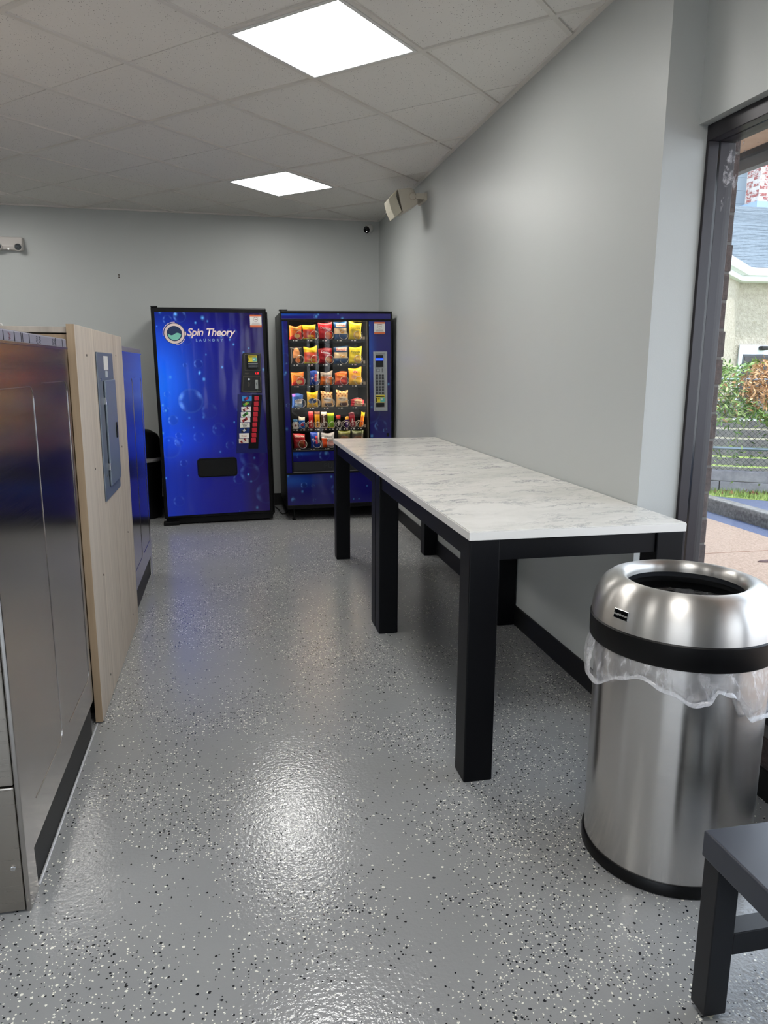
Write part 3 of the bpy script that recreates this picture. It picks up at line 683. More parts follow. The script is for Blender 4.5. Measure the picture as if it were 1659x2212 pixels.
vb('bill_slot', .822, .896, -.012, -.006, 1.002, 1.036, BLKG, .002)
vb('door_lock', .918, .936, -.006, .004, .735, .765, BLKG, .003)
CASEL = pm('case_lamp_warm', '#ffffff', .5, emit=(1, .86, .66), es=CASE_EMIT)
vb('case_lamp', GR+.001, GR+.010, .055, .068, GB+.02, GT-.01, CASEL); vb('case_lamp', GL-.012, GL-.004, .055, .068, GB+.3, GT-.01, pm('case_lamp_added', '#ffffff', .5, emit=(1, .9, .75), es=CASE_EMIT*.7))  # the dimmer left lamp is added, out of sight, to light the bags
vb('added_shelf_light', GL, GR-.03, .067, .078, GT+.004, GT+.012, CASEL)  # added glowing strip, hidden above the glass, to brighten the top row
# shelves, coils, price tags
WIRE = pm('coil_wire', '#d8cfc4', .3, .6); TRAY = pm('tray_dark', '#070809', .8)
rows = {1: [1.596, [.130, .249, .392, .527, .657]], 2: [1.387, [.131, .260, .388, .528, .653]], 3: [1.201, [.136, .285, .391, .524, .652]], 4: [1.008, [.130, .259, .394, .530, .670]],
        5: [.820, [.101, .160, .245, .296, .360, .422, .496, .568, .621, .699]], 6: [.645, [.135, .274, .393, .544, .668]]}
def coil_mesh(r, turns=3):
    pts = [(r*math.cos(t), .052+.012*t/(2*math.pi)+(.05*min(1, max(0, t-5.6)/.5))+.02*max(0, t-6.3)/6.28, r*math.sin(t)) for t in np.linspace(-.9, 2*math.pi*turns-.9, 26*turns)]
    return MB().tube(pts, .0018, 5).mesh('coil', WIRE, True)
cb, cs_ = coil_mesh(.037), coil_mesh(.028)
tagW = pm('tag_white', '#e8e0d4', .5); tagP = pm('tag_pink', '#e0b8b0', .5)
tm1 = MB().box(0, .010, 0, .001, 0, .007).mesh('price_tag', tagW); tm2 = MB().box(0, .018, 0, .001, 0, .0095).mesh('price_tag', tagW); tm3 = MB().box(0, .018, 0, .001, 0, .0095).mesh('price_tag', tagP)
for r_, (z, xs) in rows.items():
    sh = vb('shelf', GL-.018, GR-.012, .05, .58, z-.022, z-.006, TRAY, .001)
    vb('shelf_lip', GL-.018, GR-.012, .046, .050, z-.026, z-.002, pm('lip_black', '#0d0e10', .3))
    small = r_ == 5; n_ = 10 if small else 5; w = (.645/n_)
    for i in range(n_):
        xc = GL+.010+w*(i+.5)
        obj('coil', cs_ if small else cb, vm, 0, (xc+(.0 if small else .022), 0, z+(.026 if small else .034)))
        obj('price_tag', tm1, vm, 0, (xc-.040+(.012 if small else 0), .0445, z-.016)); obj('price_tag', tm3 if (i+r_) % 3 == 0 else tm2, vm, 0, (xc-.018+(.012 if small else 0), .0445, z-.0175))
    vb('added_shelf_light', GL, GR-.03, .051, .058, z-.0255, z-.0225, CASEL)  # added glowing strip, hidden behind the lip, to light the bags below evenly
    vb('motor_bracket', GR-.028, GR-.012, .06, .10, z-.012, z+.022, pm('bracket_metal', '#c8b8a4', .3, .7), .001)
    vb('motor_bracket', GR-.050, GR-.044, .06, .09, z-.012, z+.018, MATS['bracket_metal'])

# snacks ------------------------------------------------------
def wrap(c): return pm('wrapper_'+c[1:], c, .30, spec=.45)
def bag_mesh(w, h, t, zone, cols, seed, box_=False):
    rnd = random.Random(seed); nx, nz = 24, 30; mb = MB(); tw = rnd.uniform(-.06, .06); j = [rnd.uniform(-1, 1) for _ in range(8)]
    def pt(i, k, s):
        u, v = i/nx, k/nz; bul = (max(0, 1-abs(2*u-1)**2.6)**.7)*(max(0, 1-abs(2*v-1)**4)**.8)
        xx = (u-.5)*w*(1-.07*math.sin(math.pi*v)); zz = v*h
        if v > .85: zz += (v-.85)*w*.5*(j[0]*(u-.5)*2+j[1]*math.cos(u*6))
        xx += tw*(v-.5)*w*1.2
        cr_ = .05*t*math.sin(v*19+j[2]*3+u*5)+.05*t*math.sin(u*15+j[3]*3)
        return (xx, -s*(bul*t*.5+.0015)+(cr_*bul if s > 0 else 0), zz)
    for s in (1, -1):
        vs = [pt(i, k, s) for k in range(nz+1) for i in range(nx+1)]; o = len(mb.v); mb.v += vs
        for k in range(nz):
            for i in range(nx):
                a = o+k*(nx+1)+i; mb.f.append([a, a+1, a+nx+2, a+nx+1]); mb.mi.append(zone((i+.5)/nx, (k+.5)/nz) if s > 0 else 0)
    n1 = (nx+1)*(nz+1)
    def idx(i, k): return k*(nx+1)+i
    loop = [idx(i, 0) for i in range(nx)]+[idx(nx, k) for k in range(nz)]+[idx(i, nz) for i in range(nx, 0, -1)]+[idx(0, k) for k in range(nz, 0, -1)]
    for a, b in zip(loop, loop[1:]+loop[:1]): mb.f.append([a, b, b+n1, a+n1]); mb.mi.append(0)
    return mb.mesh('bag', [wrap(c) for c in cols], True)
def ell(u, v, cx, cz, a, b): return ((u-cx)/a)**2+((v-cz)/b)**2 < 1
def z_chee(u, v): return 2 if ell(u, v, .62, .28, .26, .14) else (1 if v < .30+.5*(u-.2) and v < .52 else 0)
def z_yr(u, v): return 3 if ell(u, v, .6, .25, .28, .10) else (1 if .14 < v < .70 else (2 if v < .06 else 0))
def z_dor(u, v): return 1 if ell(u, v, .68, .26, .27, .2) else (2 if v < .10 or v > .9 else 0)
def z_ruf(u, v): return 3 if ell(u, v, .6, .46, .2, .09) else (1 if .33 < v < .66 else (2 if .74 < v < .92 and .15 < u < .9 else 0))
def z_fun(u, v): return 2 if ell(u, v, .66, .28, .14, .10) else (1 if ell(u, v, .64, .28, .3, .22) else 0)
def z_clear(u, v): return 1 if ell(u, v, .5, .55, .3, .4) and v > .35 else (2 if ell(u, v, .6, .22, .22, .16) else 0)
def z_blue(u, v): return 1 if .48 < u < .75 and .25 < v < .78 else (2 if u >= .78 and v > .3 else (2 if ell(u, v, .24, .5, .14, .1) and (int(v*30)+int(u*9)) % 2 else 0))
def z_gold(u, v): return 1 if v > .68 else (2 if ell(u, v, .62, .3, .3, .24) else 0)
def z_lay(u, v): return 1 if .32 < u < .68 and .70 < v < .85 else (2 if ell(u, v, .4, .48, .2, .13) else (3 if ell(u, v, .55, .25, .27, .12) or ell(u, v, .8, .22, .15, .1) else 0))
def z_blw(u, v): return 1 if ell(u, v, .6, .45, .36, .17) else (2 if v < .32 and ell(u, v, .6, .2, .35, .25) else (3 if v > .8 and u < .3 else 0))
def z_yel(u, v): return 1 if ell(u, v, .5, .42, .40, .17) else (2 if (math.sin(u*23)*math.sin(v*27) > .82 and (v > .55 or v < .25)) else 0)
def z_tan(u, v): return 1 if v > .62 and math.sin(u*21+1)*math.sin(v*25) > .25 else (2 if ell(u, v, .55, .48, .38, .14) else (3 if v < .28 and ell(u, v, .6, .18, .34, .14) else 0))
def z_ritz(u, v): return 1 if .24 < u < .82 and .14 < v < .9 else 0
def z_red(u, v): return 1 if ell(u, v, .6, .3, .3, .25) else (2 if .78 < v < .9 and .1 < u < .8 else 0)
def z_zip(u, v): return 1 if u < .42 and v < .62 and u+v*.2 > .12 else (2 if ell(u, v, .72, .28, .26, .2) else (3 if .6 < v < .75 else 0))
def z_brn(u, v): return 1 if v < .66 and ell(u, v, .5, .35, .45, .35) else (2 if v > .8 else 0)
CH = ['#f07818', '#d02020', '#f0c070']; YR = ['#f2c81c', '#d8401e', '#7aa030', '#f0b028']; DO = ['#c81420', '#e8702c', '#8a0c18']; RU = ['#1c4f86', '#f0d8ac', '#e8c8b8', '#e0a030']
FU = ['#f0d41c', '#e8b84c', '#f8d868']
K = lambda c: pm('lettering_'+c[1:], c, .4)
shelf = [
 (1, .130, .111, .118, z_chee, CH, 'orange and red cheese snack bag, first from the left on the top shelf', ('Cheetos', '#e8d070', .70, .024), 0),
 (1, .249, .117, .127, z_yr, YR, 'yellow bag with a red middle, second on the top shelf', None, 0),
 (1, .392, .127, .146, z_dor, DO, 'bright red chip bag with white lettering, middle of the top shelf', ('Doritos', '#ffffff', .62, .030), .1),
 (1, .527, .117, .152, z_ruf, RU, 'blue and cream chip bag, fourth on the top shelf', ('RUFFLES', '#c83838', .78, .022), 0),
 (1, .657, .115, .150, z_fun, FU, 'bright yellow bag with green lettering, last on the top shelf', ('Funyuns', '#5a7a28', .62, .025), 0),
 (2, .131, .104, .149, z_clear, ['#241c1a', '#f0a060', '#f08028'], 'dark clear bag with an orange and cream print, first on the second shelf', None, 0),
 (2, .255, .121, .148, z_yr, ['#f2c81c', '#d84a2a', '#98a030', '#c88828'], 'yellow topped bag with red and hot-dog orange print, second on the second shelf', None, 0),
 (2, .388, .125, .138, z_dor, ['#a40f1c', '#c8884c', '#780a14'], 'dark red chip bag with white lettering, middle of the second shelf', ('Doritos', '#ffffff', .66, .027), .16),
 (2, .525, .128, .152, z_ruf, ['#17426f', '#f0d4a4', '#e8c4b4', '#e8a840'], 'navy blue and cream chip bag, fourth on the second shelf', ('RUFFLES', '#c83838', .78, .022), 0),
 (2, .656, .116, .146, z_fun, FU, 'yellow bag with dark green lettering, last on the second shelf', ('Funyuns', '#3c5a20', .66, .025), 0),
 (3, .136, .115, .116, z_chee, CH, 'orange and red cheese snack bag, first on the third shelf', ('Cheetos', '#e8d070', .72, .023), 0),
 (3, .285, .082, .128, z_blue, ['#143c94', '#c02838', '#d8d4cc'], 'narrow blue packet with a red patch on the third shelf', None, 0),
 (3, .391, .110, .117, z_gold, ['#d0641c', '#b4a89c', '#c88030'], 'orange bag with a grey top, middle of the third shelf', ('Gardetto\'s', '#4a3020', .68, .018), 0),
 (3, .524, .113, .117, z_chee, ['#ee6c1c', '#c02028', '#e85038'], 'orange and crimson cheese snack bag, fourth on the third shelf', ('Cheetos', '#e8c850', .72, .022), 0),
 (3, .652, .120, .150, z_lay, ['#f2b41c', '#d03a20', '#f0a878', '#f6cc50'], 'tall golden yellow bag with a small red badge, last on the third shelf', ('Lay\'s', '#fff0d8', .74, .020), 0),
 (4, .130, .100, .121, z_blw, ['#2c62b4', '#e8e4e0', '#a8c4dc', '#a060c8'], 'blue bag with a white badge, first on the fourth shelf', ('OREO', '#5a4a48', .44, .022), 0),
 (4, .262, .100, .136, z_yel, ['#f2bc14', '#3a4a6c', '#a04c10'], 'yellow bag with a dark badge and brown dots, second on the fourth shelf', None, 0),
 (4, .394, .108, .137, z_tan, ['#dcae74', '#8a4818', '#d8c8b0', '#4c2412'], 'tan cookie bag with brown spots, middle of the fourth shelf', ('Famous', '#5c4a3c', .47, .019), 0),
 (4, .530, .110, .145, z_tan, ['#ecbc78', '#94501c', '#dccbae', '#5a2c16'], 'lighter tan cookie bag with brown spots, fourth on the fourth shelf', ('Famous', '#6a5440', .47, .019), 0),
 (4, .670, .128, .069, z_ritz, ['#d01828', '#f0d4a4'], 'small wide red packet with a cream centre, last on the fourth shelf', ('RITZ', '#c02830', .42, .026), 0),
 (6, .135, .109, .131, z_red, ['#960f18', '#6c3414', '#8c2c30'], 'dark red bag, first on the bottom shelf', ('Chex Mix', '#d8cfc8', .78, .022), 0),
 (6, .278, .084, .143, z_blue, ['#10348c', '#a8283c', '#a8a49c'], 'narrow blue packet with a red patch on the bottom shelf', None, 0),
 (6, .393, .120, .132, z_zip, ['#8c8c90', '#c8481c', '#c0908c', '#d8d8d8'], 'clear grey bag with an orange picture, third on the bottom shelf', ('Gardetto\'s', '#3c3c40', .66, .017), 0),
 (6, .544, .116, .150, z_brn, ['#2c2a18', '#6c4a34', '#4c5020'], 'dim brown bag, fourth on the bottom shelf, just above the table', None, 0),
 (6, .668, .110, .150, z_brn, ['#241f18', '#60402c', '#384020'], 'dim brown bag with a dark green top, last on the bottom shelf', None, 0)]
for i, (r_, x, w, h, zf, cols, label, tx, rot) in enumerate(shelf):
    z = rows[r_][0]-.005
    P = MV @ Vector((x, .097, z)); e = empty('snack_bag', P, (0, -LEAN2, 0)); tag(e, label, 'snack bag', 'snack bags in the machine')
    obj('bag', bag_mesh(w, h, .036, zf, cols, i+11), e)
    if tx:
        text('bag_lettering', tx[0], .0, -.0235, h*tx[2], tx[3], K(tx[1]), e, rot=rot+.03, ax='CENTER', bold=.0005)
bars = [(.101, .046, .085, ['#e0dcd4', '#1c5a86', '#7a3c34'], 'small white and blue candy bag', ''), (.160, .058, .105, ['#2468b8', '#f0e4cc', '#c03848'], 'blue candy pouch with a white top', ''), (.245, .046, .152, ['#b41420', '#c4383c', '#e8d8b0'], 'tall red candy bar', 'Kit Kat'),
        (.300, .050, .150, ['#e8a41c', '#6c3410', '#281408'], 'yellow candy packet with dark letters', 'M&M\'s'), (.360, .050, .146, ['#4a2c22', '#c8bcb0', '#8c8078'], 'dark brown chocolate bar', 'HERSHEY\'S'), (.422, .062, .136, ['#6c9c1c', '#e8c81c', '#c02020'], 'green and yellow candy pouch', ''),
        (.490, .042, .115, ['#241c20', '#c03028', '#d8d0c8'], 'short black candy packet', 'M&M\'s'), (.568, .036, .100, ['#4c2c6c', '#e8a83c', '#d8d0e0'], 'short purple and gold bar', ''), (.625, .052, .136, ['#8c1024', '#5c1020', '#e8dcd8'], 'maroon candy pouch', 'Skittles'), (.697, .034, .138, ['#f08018', '#f4c81c', '#e04810'], 'thin orange and yellow stick', 'Reese\'s')]
for i, (x, w, h, cols, label, tx) in enumerate(bars):
    P = MV @ Vector((x, .085, rows[5][0]-.005)); e = empty('candy_packet', P, (0, -LEAN2+(.16 if i == 9 else (-.10 if i == 8 else 0)), 0))
    tag(e, label+', '+['first', 'second', 'third', 'fourth', 'fifth', 'sixth', 'seventh', 'eighth', 'ninth', 'last'][i]+' on the narrow fifth shelf', 'candy', 'candy packets in the machine')
    zf = (lambda u, v: 1 if v > .72 else (2 if ell(u, v, .6, .35, .25, .12) else 0)) if i in (0, 1, 6, 7, 9) else (lambda u, v: 1 if (v > .82 or v < .08) else 0)
    obj('bag', bag_mesh(w, h, .018, zf, cols, i+77), e)
    if not tx: continue
    t = obj('candy_lettering', text_mesh(tx, min(.026, w*.42), K(['#5a4a48', '#203c8c', '#f0e0c0', '#3c1c0c', '#e8e0d8', '#2c5a14', '#e8e0d8', '#e0d8ec', '#f4ece8', '#c83810'][i]), ax='LEFT', bold=.0004), e, loc=(.006, -.0135, .02)); t.rotation_euler = (0, -math.pi/2, 0)

# cable between the machines
pts = [(.40, 7.33, .09), (.40, 7.30, .02), (.42, 7.22, .006), (.45, 7.08, .006), (.45, 6.95, .006), (.465, 6.86, .006), (.485, 6.86, .006), (.52, 6.95, .006)]
tag(MB().tube(pts, .005, 6).build('power_cord', BLKP, smooth=True), 'black power cord on the floor between the two vending machines', 'cord')

# trash can behind the soda machine
r = empty('trash_can', (-.80, 7.0, 0)); tag(r, 'black trash can with a domed lid, half hidden left of the soda machine', 'trash can')
MB().lathe([(.16, 0), (.165, .01), (.19, .56), (.19, .57)], 32, None, True).build('body', BLKP, r, smooth=True)
MB().lathe([(.198, .56), (.2, .62), (.195, .68), (.16, .76), (.09, .80), (.001, .812)], 32).build('lid', BLKP, r, smooth=True)
LINER = pm('liner_film', '#e6e4e4', .3, alpha=.55)
MB().lathe([(.191, .52), (.197, .535), (.193, .55), (.199, .558)], 32).build('liner', LINER, r, smooth=True)

# ------------------------------------------------------------------ wall fixtures
r = empty('emergency_light', (-1.89, YB, 2.36)); tag(r, 'white twin-lamp emergency light fixture on the back wall at the left edge', 'emergency light')
EM = pm('fixture_white', '#cfc9c4', .45)
MB().prism([(0, 0), (0, .112), (-.055, .108), (-.075, .03), (-.06, 0)], -.16, .17, 'x').build('housing', EM, r, bevel=.006)
for x in (.14, -.025):
    M = Matrix.Translation((x, -.05, .022)) @ Matrix.Rotation(math.pi/2, 4, 'X')
    MB().lathe([(.032, -.01), (.034, .02), (.034, .038), (.029, .042), (.027, .034)], 28, M).build('lamp_housing', EM, r, smooth=True)
    MB().lathe([(.001, .024), (.016, .026), (.028, .035)], 28, M).build('lamp_lens', pm('lens_grey', '#5c6064', .12, .4), r, smooth=True)
MB().cyl((.055, -.066, .004), .0035, .002, 'y', 10).build('status_led', pm('white_led', '#ffffff', .3, emit='#ffffff', es=3), r)

r = empty('security_camera', (1.385, YB, 2.665)); tag(r, 'small white security camera with a black lens in the back corner under the ceiling', 'security camera')
d = Vector((-.62, -.85, -.42)).normalized(); q = d.to_track_quat('Z', 'Y').to_matrix().to_4x4()
M = Matrix.Translation((-.0, -.03, .008)) @ q
MB().lathe([(.022, -.03), (.034, -.02), (.037, .0), (.037, .055), (.033, .062)], 28, M).build('camera_body', WHITE, r, smooth=True)
MB().lathe([(.033, .061), (.02, .064), (.001, .065)], 28, M).build('camera_lens', BLKG, r, smooth=True)
MB().cyl((0, -.01, .02), .018, .012, 'y', 16).build('mount', WHITE, r)
o = MB().lathe([(.0001, .067), (.003, .066)], 10, M @ Matrix.Translation((.0, -.018, .0))); o.build('status_led', MATS['white_led'], r)

r = empty('wall_speaker', (XR, 5.68, 2.6)); tag(r, 'ivory loudspeaker on a bracket high on the right wall', 'speaker')
ox = XR; body = [(1.267, 2.644), (1.365, 2.657), (1.39, 2.647), (1.423, 2.565), (1.416, 2.545), (1.316, 2.486), (1.304, 2.491)]
MB().prism([(p[0]-ox, p[1]-2.6) for p in body], -.085, .085, 'y').build('cabinet', IVORY, r, bevel=.008)
gr = [(1.263, 2.642), (1.249, 2.629), (1.2, 2.574), (1.204, 2.549), (1.22, 2.497), (1.247, 2.447), (1.300, 2.488), (1.283, 2.53), (1.268, 2.58)]
MB().prism([(p[0]-ox, p[1]-2.6) for p in gr], -.082, .082, 'y').build('grille', pm('grille_cream', '#c9c3b0', .6), r, bevel=.005)
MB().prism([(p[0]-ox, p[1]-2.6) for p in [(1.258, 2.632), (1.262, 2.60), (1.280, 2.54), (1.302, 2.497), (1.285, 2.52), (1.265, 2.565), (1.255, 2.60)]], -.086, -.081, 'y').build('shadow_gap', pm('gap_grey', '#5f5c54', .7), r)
for s_ in (-1, 1): MB().cyl((1.376-ox, s_*.104-(.012 if s_ > 0 else 0), -.004), .025, .014, 'y', 24).build('pivot_knob', IVORY, r, bevel=.003)
box('bracket', 1.40-ox, -.022, -.10, -.086, -.02, .02, IVORY, r, .003); box('bracket', 1.38-ox, -.022, .086, .10, -.02, .02, IVORY, r, .003); box('wall_plate', -.022, 0, -.10, .10, -.026, .026, IVORY, r, .003)

# ------------------------------------------------------------------ steel bin
r = empty('waste_bin', (1.201, 1.722, 0)); tag(r, 'large round brushed steel open-top trash can with a clear liner, beside the table', 'trash can')
MB().lathe([(.222, 0), (.231, .003), (.232, .030), (.229, .036), (.224, .036)], 96).build('base_ring', BLKP, r, smooth=True)
MB().lathe([(.226, .034), (.2265, .65)], 96).build('body', BSTEEL, r, smooth=True)
MB().lathe([(.205, .637), (.240, .637), (.2432, .642), (.2445, .70), (.240, .704), (.232, .700)], 96).build('rim_band', BLKP, r, smooth=True)
prof = [(.2405, .702), (.2405, .715), (.2385, .735), (.234, .757), (.2255, .779), (.213, .797), (.198, .809), (.182, .815), (.168, .815), (.158, .8105), (.1530, .804), (.1525, .795), (.1525, .786)]
MB().lathe(prof, 96).build('dome_lid', steel('brushed_steel_dome', '#cfccc8', .36, (9, 9, 900), .95, .04, .25), r, smooth=True)
MB().lathe([(.1545, .799), (.1545, .772), (.162, .768), (.172, .752), (.19, .748), (.20, .72)], 96).build('inner_lip', pm('lip_charcoal', '#24262a', .35), r, smooth=True)
m = pm('clear_liner_film', '#dfdfe2', .22, alpha=.42, spec=.8); n = NT(m)
nz = n.N('TexNoise', {'Vector': n.obj((1, 1, .6)), 'Scale': 22., 'Detail': 4., 'Distortion': 1.2}); n.L(n.ramp(nz.outputs[0], .30, .75), n.b.inputs['Alpha'])
n.L(n.math('MULTIPLY_ADD', n.ramp(nz.outputs[0], .45, .72), .55, .16), n.b.inputs['Alpha']); LF = m
m = pm('clear_liner_hem', '#ececf0', .2, spec=.8); n = NT(m)
tt = n.N('Attribute', attribute_name='hem'); nz = n.N('TexNoise', {'Vector': n.obj((1, 1, .5)), 'Scale': 30., 'Detail': 4., 'Distortion': 1.5})
al = n.math('MULTIPLY_ADD', n.ramp(nz.outputs[0], .5, .72), .4, .14); al = n.math('MULTIPLY_ADD', n.ramp(tt.outputs['Fac'], .55, .95), .48, al); n.L(n.math('MINIMUM', al, .85), n.b.inputs['Alpha'])
LFS = m
def film(prof_fn, n_=220, rows_=16):
    vs = []; fs = []
    for i in range(rows_+1):
        for k in range(n_):
            a = 2*math.pi*k/n_; rr, zz = prof_fn(a, i/rows_); vs.append((rr*math.cos(a), rr*math.sin(a), zz))
    for i in range(rows_):
        for k in range(n_): fs.append((i*n_+k, i*n_+(k+1) % n_, (i+1)*n_+(k+1) % n_, (i+1)*n_+k))
    return MB().add(vs, fs)
CA = math.atan2(-1.722, -1.201)     # direction of the viewer
def hem(a):
    d = (a-CA+math.pi) % (2*math.pi)-math.pi      # 0 faces the viewer, + to the right
    keys = [(-3.2, .07), (-1.6, .10), (-1.2, .125), (-.95, .12), (-.62, .075), (-.35, .055), (-.05, .075), (.2, .10), (.33, .095), (.42, .06), (.55, .07), (.85, .145), (1.2, .15), (1.6, .13), (3.2, .07)]
    for (a0, v0), (a1, v1) in zip(keys, keys[1:]):
        if a0 <= d <= a1: t = (d-a0)/(a1-a0); t = t*t*(3-2*t); return v0+(v1-v0)*t
    return .08
def pf(a, t):
    L = hem(a); z = .645-L*min(1, t*1.18)
    puff = .006+.018*math.sin(min(1, t*1.05)*math.pi*.85)
    wr = .0018*math.sin(a*11+t*5+3*math.sin(a*3))+.0010*math.sin(a*29-t*8+2*math.sin(a*5))
    rr = .229+puff*(.5+L*5)+wr*(.3+t)
    if t > .85: rr -= (t-.85)*.05; z += (t-.85)*.06
    return rr, z+.0022*math.sin(a*13+t*3+2*math.sin(a*4))*t
fo = film(pf).build('liner_skirt', LFS, r, smooth=True)
at_ = fo.data.attributes.new('hem', 'FLOAT', 'POINT'); at_.data.foreach_set('value', [i//220/16 for i in range(17*220)])
def pf2(a, t): return .199-.010*t+t*(.006*math.sin(a*19+t*7)+.004*math.sin(a*41-t*13)), .758-t*.5
film(pf2).build('liner_inside', LF, r, smooth=True)
MB().lathe([(.2, .10), (.001, .10)], 40).build('inner_floor', BLKP, r)
# badge on the dome
pxb = Vector((-.2355, -.028, 0)); ang = math.atan2(-.05, -.235)
ang = CA-.66
bd = empty('badge', (.2368*math.cos(ang), .2368*math.sin(ang), .745), parent=r); bd.rotation_euler = (math.radians(-9), 0, ang+math.pi/2)
box('badge_plate', -.0235, .0235, -.0025, .0015, -.0125, .0125, CHROME, bd, .001); box('badge_face', -.0215, .0215, -.0035, -.002, -.0108, .0108, BLKG, bd)
text('badge_lettering', 'simplehuman', 0, -.004, -.003, .0085, WHITE, bd, ax='CENTER')

# ------------------------------------------------------------------ bench
r = empty('bench', (1.16, .62, 0)); tag(r, 'low dark grey metal bench at the bottom right corner', 'bench')
X0, X1, Y0, Y1, H = .943-1.16, 1.38-1.16, .02-.62, 1.217-.62, .423
mb = MB(); mb.prism([(X0, H-.058), (X0, H-.003), (X0+.003, H), (X1-.003, H), (X1, H-.003), (X1, H-.058)], Y0, Y1, 'y'); mb.build('seat', MATS['bench_top_grey'], r, bevel=.002)
for xa in (X0+.004, X1-.056):
    for ya in (Y1-.052, Y0+.004): 
        box('leg', xa, xa+.052, ya, ya+.048, .012, H-.058, pm('bench_leg_black', '#0d0e14', .4), r, .002)
        MB().cyl((xa+.026, ya+.024, 0), .016, .012, 'z', 16).build('glide', pm('glide_cream', '#b9b09a', .5), r)
for ya in (Y1-.052, Y0+.004): box('stretcher', X0+.056, X1-.056, ya+.001, ya+.047, .155, .207, pm('bench_leg_black', '#0d0e14', .4), r, .002)
box('stretcher', (X0+X1)/2-.025, (X0+X1)/2+.025, Y0+.052, Y1-.053, .157, .205, MATS['bench_leg_black'], r, .002)

# ------------------------------------------------------------------ outside
def noise_mat(name, c0, c1, sc, rough=.9, bump=.4, d=.01, det=5.):
    m = pm(name, c0, rough, spec=.2); n = NT(m); a = n.N('TexNoise', {'Vector': n.obj(), 'Scale': sc, 'Detail': det, 'Roughness': .65})
    n.L(n.mix(n.ramp(a.outputs[0], .3, .7), c0, c1), n.b.inputs['Base Color']); n.bump(a.outputs[0], bump, d); return m
SIDEW = noise_mat('exposed_aggregate', '#7d6a5c', '#a28d7e', 70.)
ASPH = noise_mat('blue_grey_asphalt', '#4a5066', '#5e6478', 60.); CURB = noise_mat('weathered_curb', '#54514f', '#8b8884', 30.)
tag(box('pavement', -8, 4.40, -14, -4.5, -.14, -.02, SIDEW), 'tan pavement behind the viewer outside the rear glazing', 'sidewalk')
sw = box('sidewalk', 1.79, 4.40, -4.5, 9.5, -.14, -.02, SIDEW); tag(sw, 'tan aggregate sidewalk outside the window', 'sidewalk')
for y in (1.2, 3.0, 4.85, 6.7): tag(box('control_joint', -1.3, 1.3, y-2.5-.006, y-2.5+.006, .115, .1215, pm('joint_dark', '#7a5c4c', .9), sw))
tag(box('road_strip', 4.40, 4.67, -4.5, 9.5, -.15, -.035, ASPH), 'strip of asphalt between the sidewalk and the curb', 'pavement')
tag(box('curb', 4.67, 4.80, -4.5, 9.5, -.15, .10, CURB, None, .012), 'weathered concrete curb outside', 'curb')
GV = [(4.80, 6.62), (5.19, 6.25), (6.2, 5.55), (12, 1.6), (12, -6), (4.80, -6)]
mb = MB(); mb.prism(GV, -.1, .085, 'z'); tag(mb.build('car_park', ASPH), 'blue grey asphalt beyond the curb', 'pavement')
GRS = noise_mat('lawn_soil', '#5f7038', '#93a05a', 25.)
tw0, tw1 = Vector((4.6, 7.20)), Vector((7.6, 5.35)); td = (tw1-tw0).normalized(); tn = Vector((-td.y, td.x))
mb = MB(); mb.prism([(4.80, 6.62), (5.19, 6.25), (6.2, 5.55), (12, 1.6), (16, 16), (4.8, 16)], -.1, .088, 'z'); tag(mb.build('lawn', GRS, None), 'short green verge in front of the timber edging', 'grass')
# grass blades and fallen leaves
def tuft(name, pts, hgt, wid, cols, seed, label, cat, flat=False, kind='stuff'):
    rnd = random.Random(seed); mb = MB()
    for (x, y, z) in pts:
        a = rnd.uniform(0, 6.28); w = wid*rnd.uniform(.6, 1.3); h = hgt*rnd.uniform(.5, 1.3); mb.cur = rnd.randrange(len(cols))
        dx, dy = math.cos(a)*w, math.sin(a)*w; lx, ly = rnd.uniform(-.5, .5)*h, rnd.uniform(-.5, .5)*h
        mb.add([(x-dx, y-dy, z), (x+dx, y+dy, z), (x+lx, y+ly, z+h)], [(0, 1, 2)])
    o = mb.build(name, cols); tag(o, label, cat, None, kind); return o
rnd = random.Random(5); P = []
for i in range(5000):
    t = rnd.uniform(-.2, 2.4); s_ = rnd.uniform(-.75, -.02); p = tw0+td*t+tn*s_
    if p.x > 4.84 and (p.x-4.8)*.95+(p.y-6.62) > 0: P.append((p.x, p.y, .085))
tuft('grass_blades', P, .05, .005, [pm('grass_a', '#7f9a48', .7), pm('grass_b', '#a0b060', .7), pm('grass_c', '#5f7c34', .7)], 2, 'green grass blades along the timber edging outside', 'grass')
P = [(tw0+td*rnd.uniform(.1, 1.8)+tn*rnd.uniform(-.3, -.03)) for _ in range(60)]
tuft('fallen_leaves', [(p.x, p.y, .10) for p in P], .03, .03, [pm('leaf_dry', '#8a5c3c', .8), pm('leaf_dry2', '#6c4430', .8)], 9, 'dry brown leaves fallen on the grass outside', 'leaves')
tag(MB().prism([(0, 0), (.05, .03), (.12, .03), (.16, 0), (.10, -.025), (.05, -.02)], -.019, -.012, 'z', Matrix.Translation((3.75, 4.55, 0))).build('leaf', pm('leaf_dark', '#4a3430', .8)), 'single dark leaf lying on the tan sidewalk', 'leaf')
# timber edging
TIM = noise_mat('weathered_timber', '#7f7c82', '#a19ea2', 12.)
ang = math.atan2(td.y, td.x)
tw = empty('timber_edging', (tw0.x, tw0.y, 0), (0, 0, ang)); tag(tw, 'low retaining edge of two weathered grey timber courses', 'timber edging')
for r_ in range(2):
    x = -.6-(r_*.45)
    while x < 4.2: box('timber', x, x+1.19, 0, .13, .08+r_*.113, .08+r_*.113+.109, TIM, tw, .006); x += 1.2
